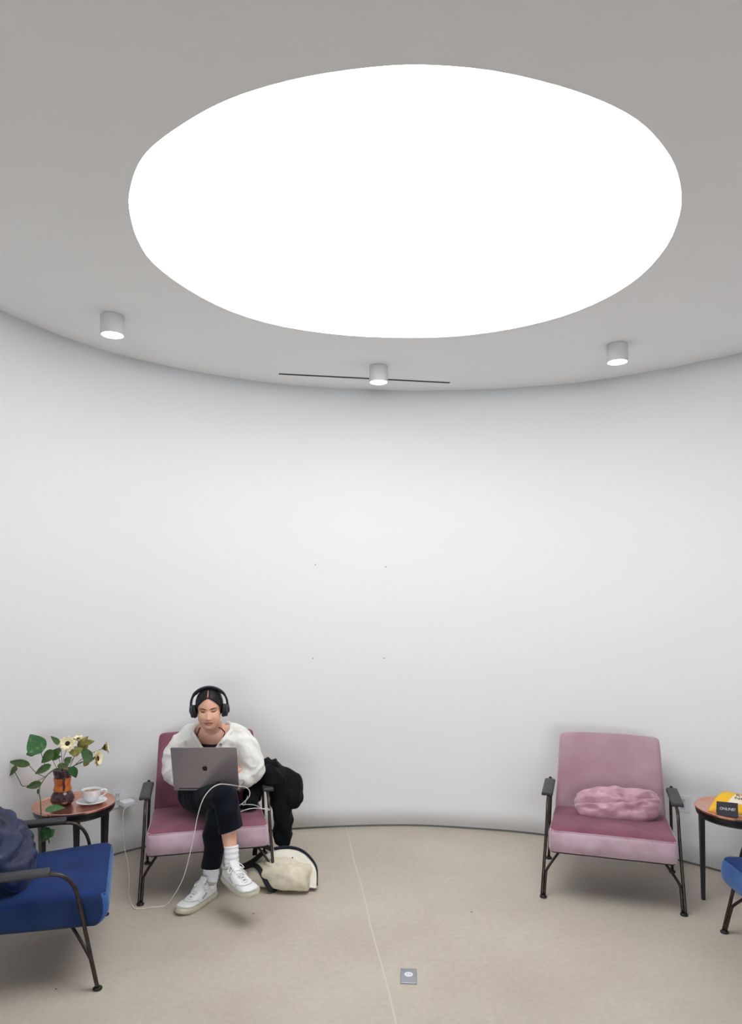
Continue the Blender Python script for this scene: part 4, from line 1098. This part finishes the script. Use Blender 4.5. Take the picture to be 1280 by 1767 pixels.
bm = bmesh.new(); tube(bm, [(-.15, .001, -.002), (.15, .001, -.002)], .0042, 8, 1); obj('hinge', bm, 'lapdark', lt)
bm = bmesh.new()
for r_i in range(6):
    for c_i in range(14): bmesh.ops.create_cube(bm, size=1, matrix=Matrix.Translation((-.130+.020*c_i, .035+.0185*r_i, .0002)) @ Matrix.Diagonal((.0165, .0155, .0016, 1)))
kb = obj('keyboard', bm, 'lapdark', base, smooth=False); kb['kind'] = 'stuff'
bm = bmesh.new(); rbox(bm, (.065, .040, .0005), .0004, 1, (0, .195, -.0003), round_n=1); obj('trackpad', bm, 'lapmetal', base, smooth=False)

# ------------------------------------------------------------------ black coat over the armrest
bm = bmesh.new()
limb(bm, [V((-.72, 4.20, .56)), V((-.64, 4.21, .575)), V((-.56, 4.19, .535)), V((-.48, 4.15, .49)), V((-.455, 4.13, .44))], [.05, .068, .078, .078, .06])
ell(bm, V((-.468, 4.12, .445)), (.062, .08, .08))
limb(bm, [V((-.66, 4.13, .52)), V((-.60, 4.10, .565)), V((-.545, 4.10, .50)), V((-.525, 4.10, .38)), V((-.52, 4.10, .28)), V((-.52, 4.10, .19))], [.04, .055, .062, .062, .06, .05])
ell(bm, V((-.53, 4.16, .24)), (.055, .05, .11))
limb(bm, [V((-.70, 4.10, .47)), V((-.69, 4.02, .43)), V((-.735, 3.98, .425))], [.06, .042, .028])
me = fuse(bm, .006, 8)
arm_c = V((-.60, 4.1, .50))
def coatf(co, n):
    q = co-arm_c; r = math.hypot(q.x, q.z); a = math.atan2(q.z, q.x)
    ridge = .010*math.sin(r*70+1.2*noise.noise(co*6))*(1 if q.z > -.12 else .3)
    ridge += .006*math.sin(co.x*110+noise.noise(co*8)*2)*(1 if q.z < -.1 else 0)
    return folds(.014, 21, (1, 1, .8), 8, .3)(co, n)+n*ridge*.4
warp(me, coatf)
tag(obj('coat', me, 'coat'), 'black padded coat draped over the armrest beside the seated person', 'coat')

# ------------------------------------------------------------------ canvas tote slumped on the floor
TB = V((-.50, 3.93, 0))
bag = thing('tote_bag', 'cream canvas tote bag with black straps slumped on the floor', 'bag', TB)
bm = bmesh.new(); rings = []
# axis runs from the flat base at lower right to the open mouth at upper left
secs = [((-.335, 3.875, .070), .075, .060), ((-.345, 3.88, .080), .100, .076), ((-.40, 3.90, .092), .128, .090), ((-.47, 3.93, .100), .140, .098), ((-.55, 3.95, .098), .135, .096), ((-.62, 3.96, .085), .125, .083), ((-.68, 3.97, .066), .115, .064), ((-.73, 3.975, .050), .100, .048)]
axd = V((-1, .12, 0)).normalized(); sd = V((.12, 1, 0)).normalized()
for c, a_, b_ in secs:
    row = []
    for k in range(40):
        t_ = 2*math.pi*k/40; cs, sn = math.cos(t_), math.sin(t_)
        x = a_*math.copysign(abs(cs)**.72, cs); z = b_*math.copysign(abs(sn)**.72, sn)
        p = V((c[0], c[1]-.02, c[2]*.78))+sd*x+V((0, 0, z*.78)); p += V((noise.noise(p*14), noise.noise(p*14+V((5, 0, 0))), noise.noise(p*14+V((0, 7, 0)))))*.012
        p.z = max(.003, p.z); row.append(bm.verts.new(p-TB))
    rings.append(row)
for A, B in zip(rings, rings[1:]):
    for k in range(40): bm.faces.new((A[k], A[(k+1) % 40], B[(k+1) % 40], B[k]))
bm.faces.new(rings[0][::-1])
bmesh.ops.subdivide_edges(bm, edges=bm.edges[:], cuts=1, smooth=.6, use_grid_fill=True)
fo = folds(.009, 31, (1, 1, 1), 11)
bm.normal_update()
for v in bm.verts:
    q = fo(v.co+TB, v.normal)-TB; q.z = max(.002, q.z); v.co = q
bmesh.ops.delete(bm, geom=[f for f in bm.faces if f.normal.z > .2 and (lambda c: ((c.x+.535)/.055)**2+((c.y-3.885)/.05)**2 < 1)(f.calc_center_median()+TB)], context='FACES')
bb = obj('bag_body', bm, 'canvas', bag); solid(bb, .003, -1)
# upright front panel with navy edge, at the back of the pile
bm = bmesh.new()
pan = [(-.60, .05), (-.60, .15), (-.55, .182), (-.47, .190), (-.40, .178), (-.345, .145), (-.305, .095), (-.30, .02)]
pc_ = catmull([V((x, 3.80+.65*z, z)) for x, z in pan], 5)
A = [bm.verts.new(p-TB+V((0, 0, 0))) for p in pc_]; Bv = [bm.verts.new(p-TB+V((0, .06, -.010))) for p in pc_]
for k in range(len(A)-1): bm.faces.new((A[k], A[k+1], Bv[k+1], Bv[k]))
bm.faces.new(A); bm.faces.new(Bv[::-1])
fp = obj('back_panel', bm, 'canvaswhite', bag); autosmooth(fp)
bm = bmesh.new(); tube(bm, [p-TB+V((0, .03, .003)) for p in pc_[10:]], [(.005, .020)]*len(pc_[10:]), 8, 1, smoothpath=False); obj('trim', bm, 'navy', bag)
bm = bmesh.new(); lathe(bm, [(.004, 0), (.004, .003)], 12); bm.transform(Matrix.Translation(V((-.44, 3.899, .155))-TB) @ Matrix.Rotation(math.pi/2, 4, 'X')); obj('eyelet', bm, 'strap', bag)
# rolled rim of the open mouth
bm = bmesh.new(); tube(bm, [V((-.535+.057*math.cos(a), 3.885+.052*math.sin(a), .148+.012*math.sin(a)+.004*math.cos(3*a)))-TB for a in [2*math.pi*k/16 for k in range(16)]], [(.004, .010)]*16, 8, 3, closed=True)
# straps
for P in ([(-.73, 3.90, .09), (-.66, 3.86, .13), (-.62, 3.83, .125), (-.59, 3.805, .09), (-.565, 3.79, .05), (-.54, 3.785, .02)],
          [(-.60, 3.90, .19), (-.66, 3.87, .145), (-.73, 3.85, .12), (-.78, 3.86, .115), (-.81, 3.90, .10)],
          [(-.56, 3.93, .19), (-.61, 3.92, .215), (-.65, 3.93, .20), (-.66, 3.95, .15)]):
    b2 = bmesh.new(); tube(b2, [V(p)-TB for p in P], [(.0025, .014)]*len(P), 10, 6, side=(.3, -1, .5)); obj('strap', b2, 'strap', bag)
obj('mouth_rim', bm, 'canvas', bag)
bm = bmesh.new(); tube(bm, [V(p)-TB for p in ((-.405, 3.80, .128), (-.38, 3.785, .105), (-.36, 3.778, .08))], .0035, 6, 4); obj('slit', bm, 'strap', bag)
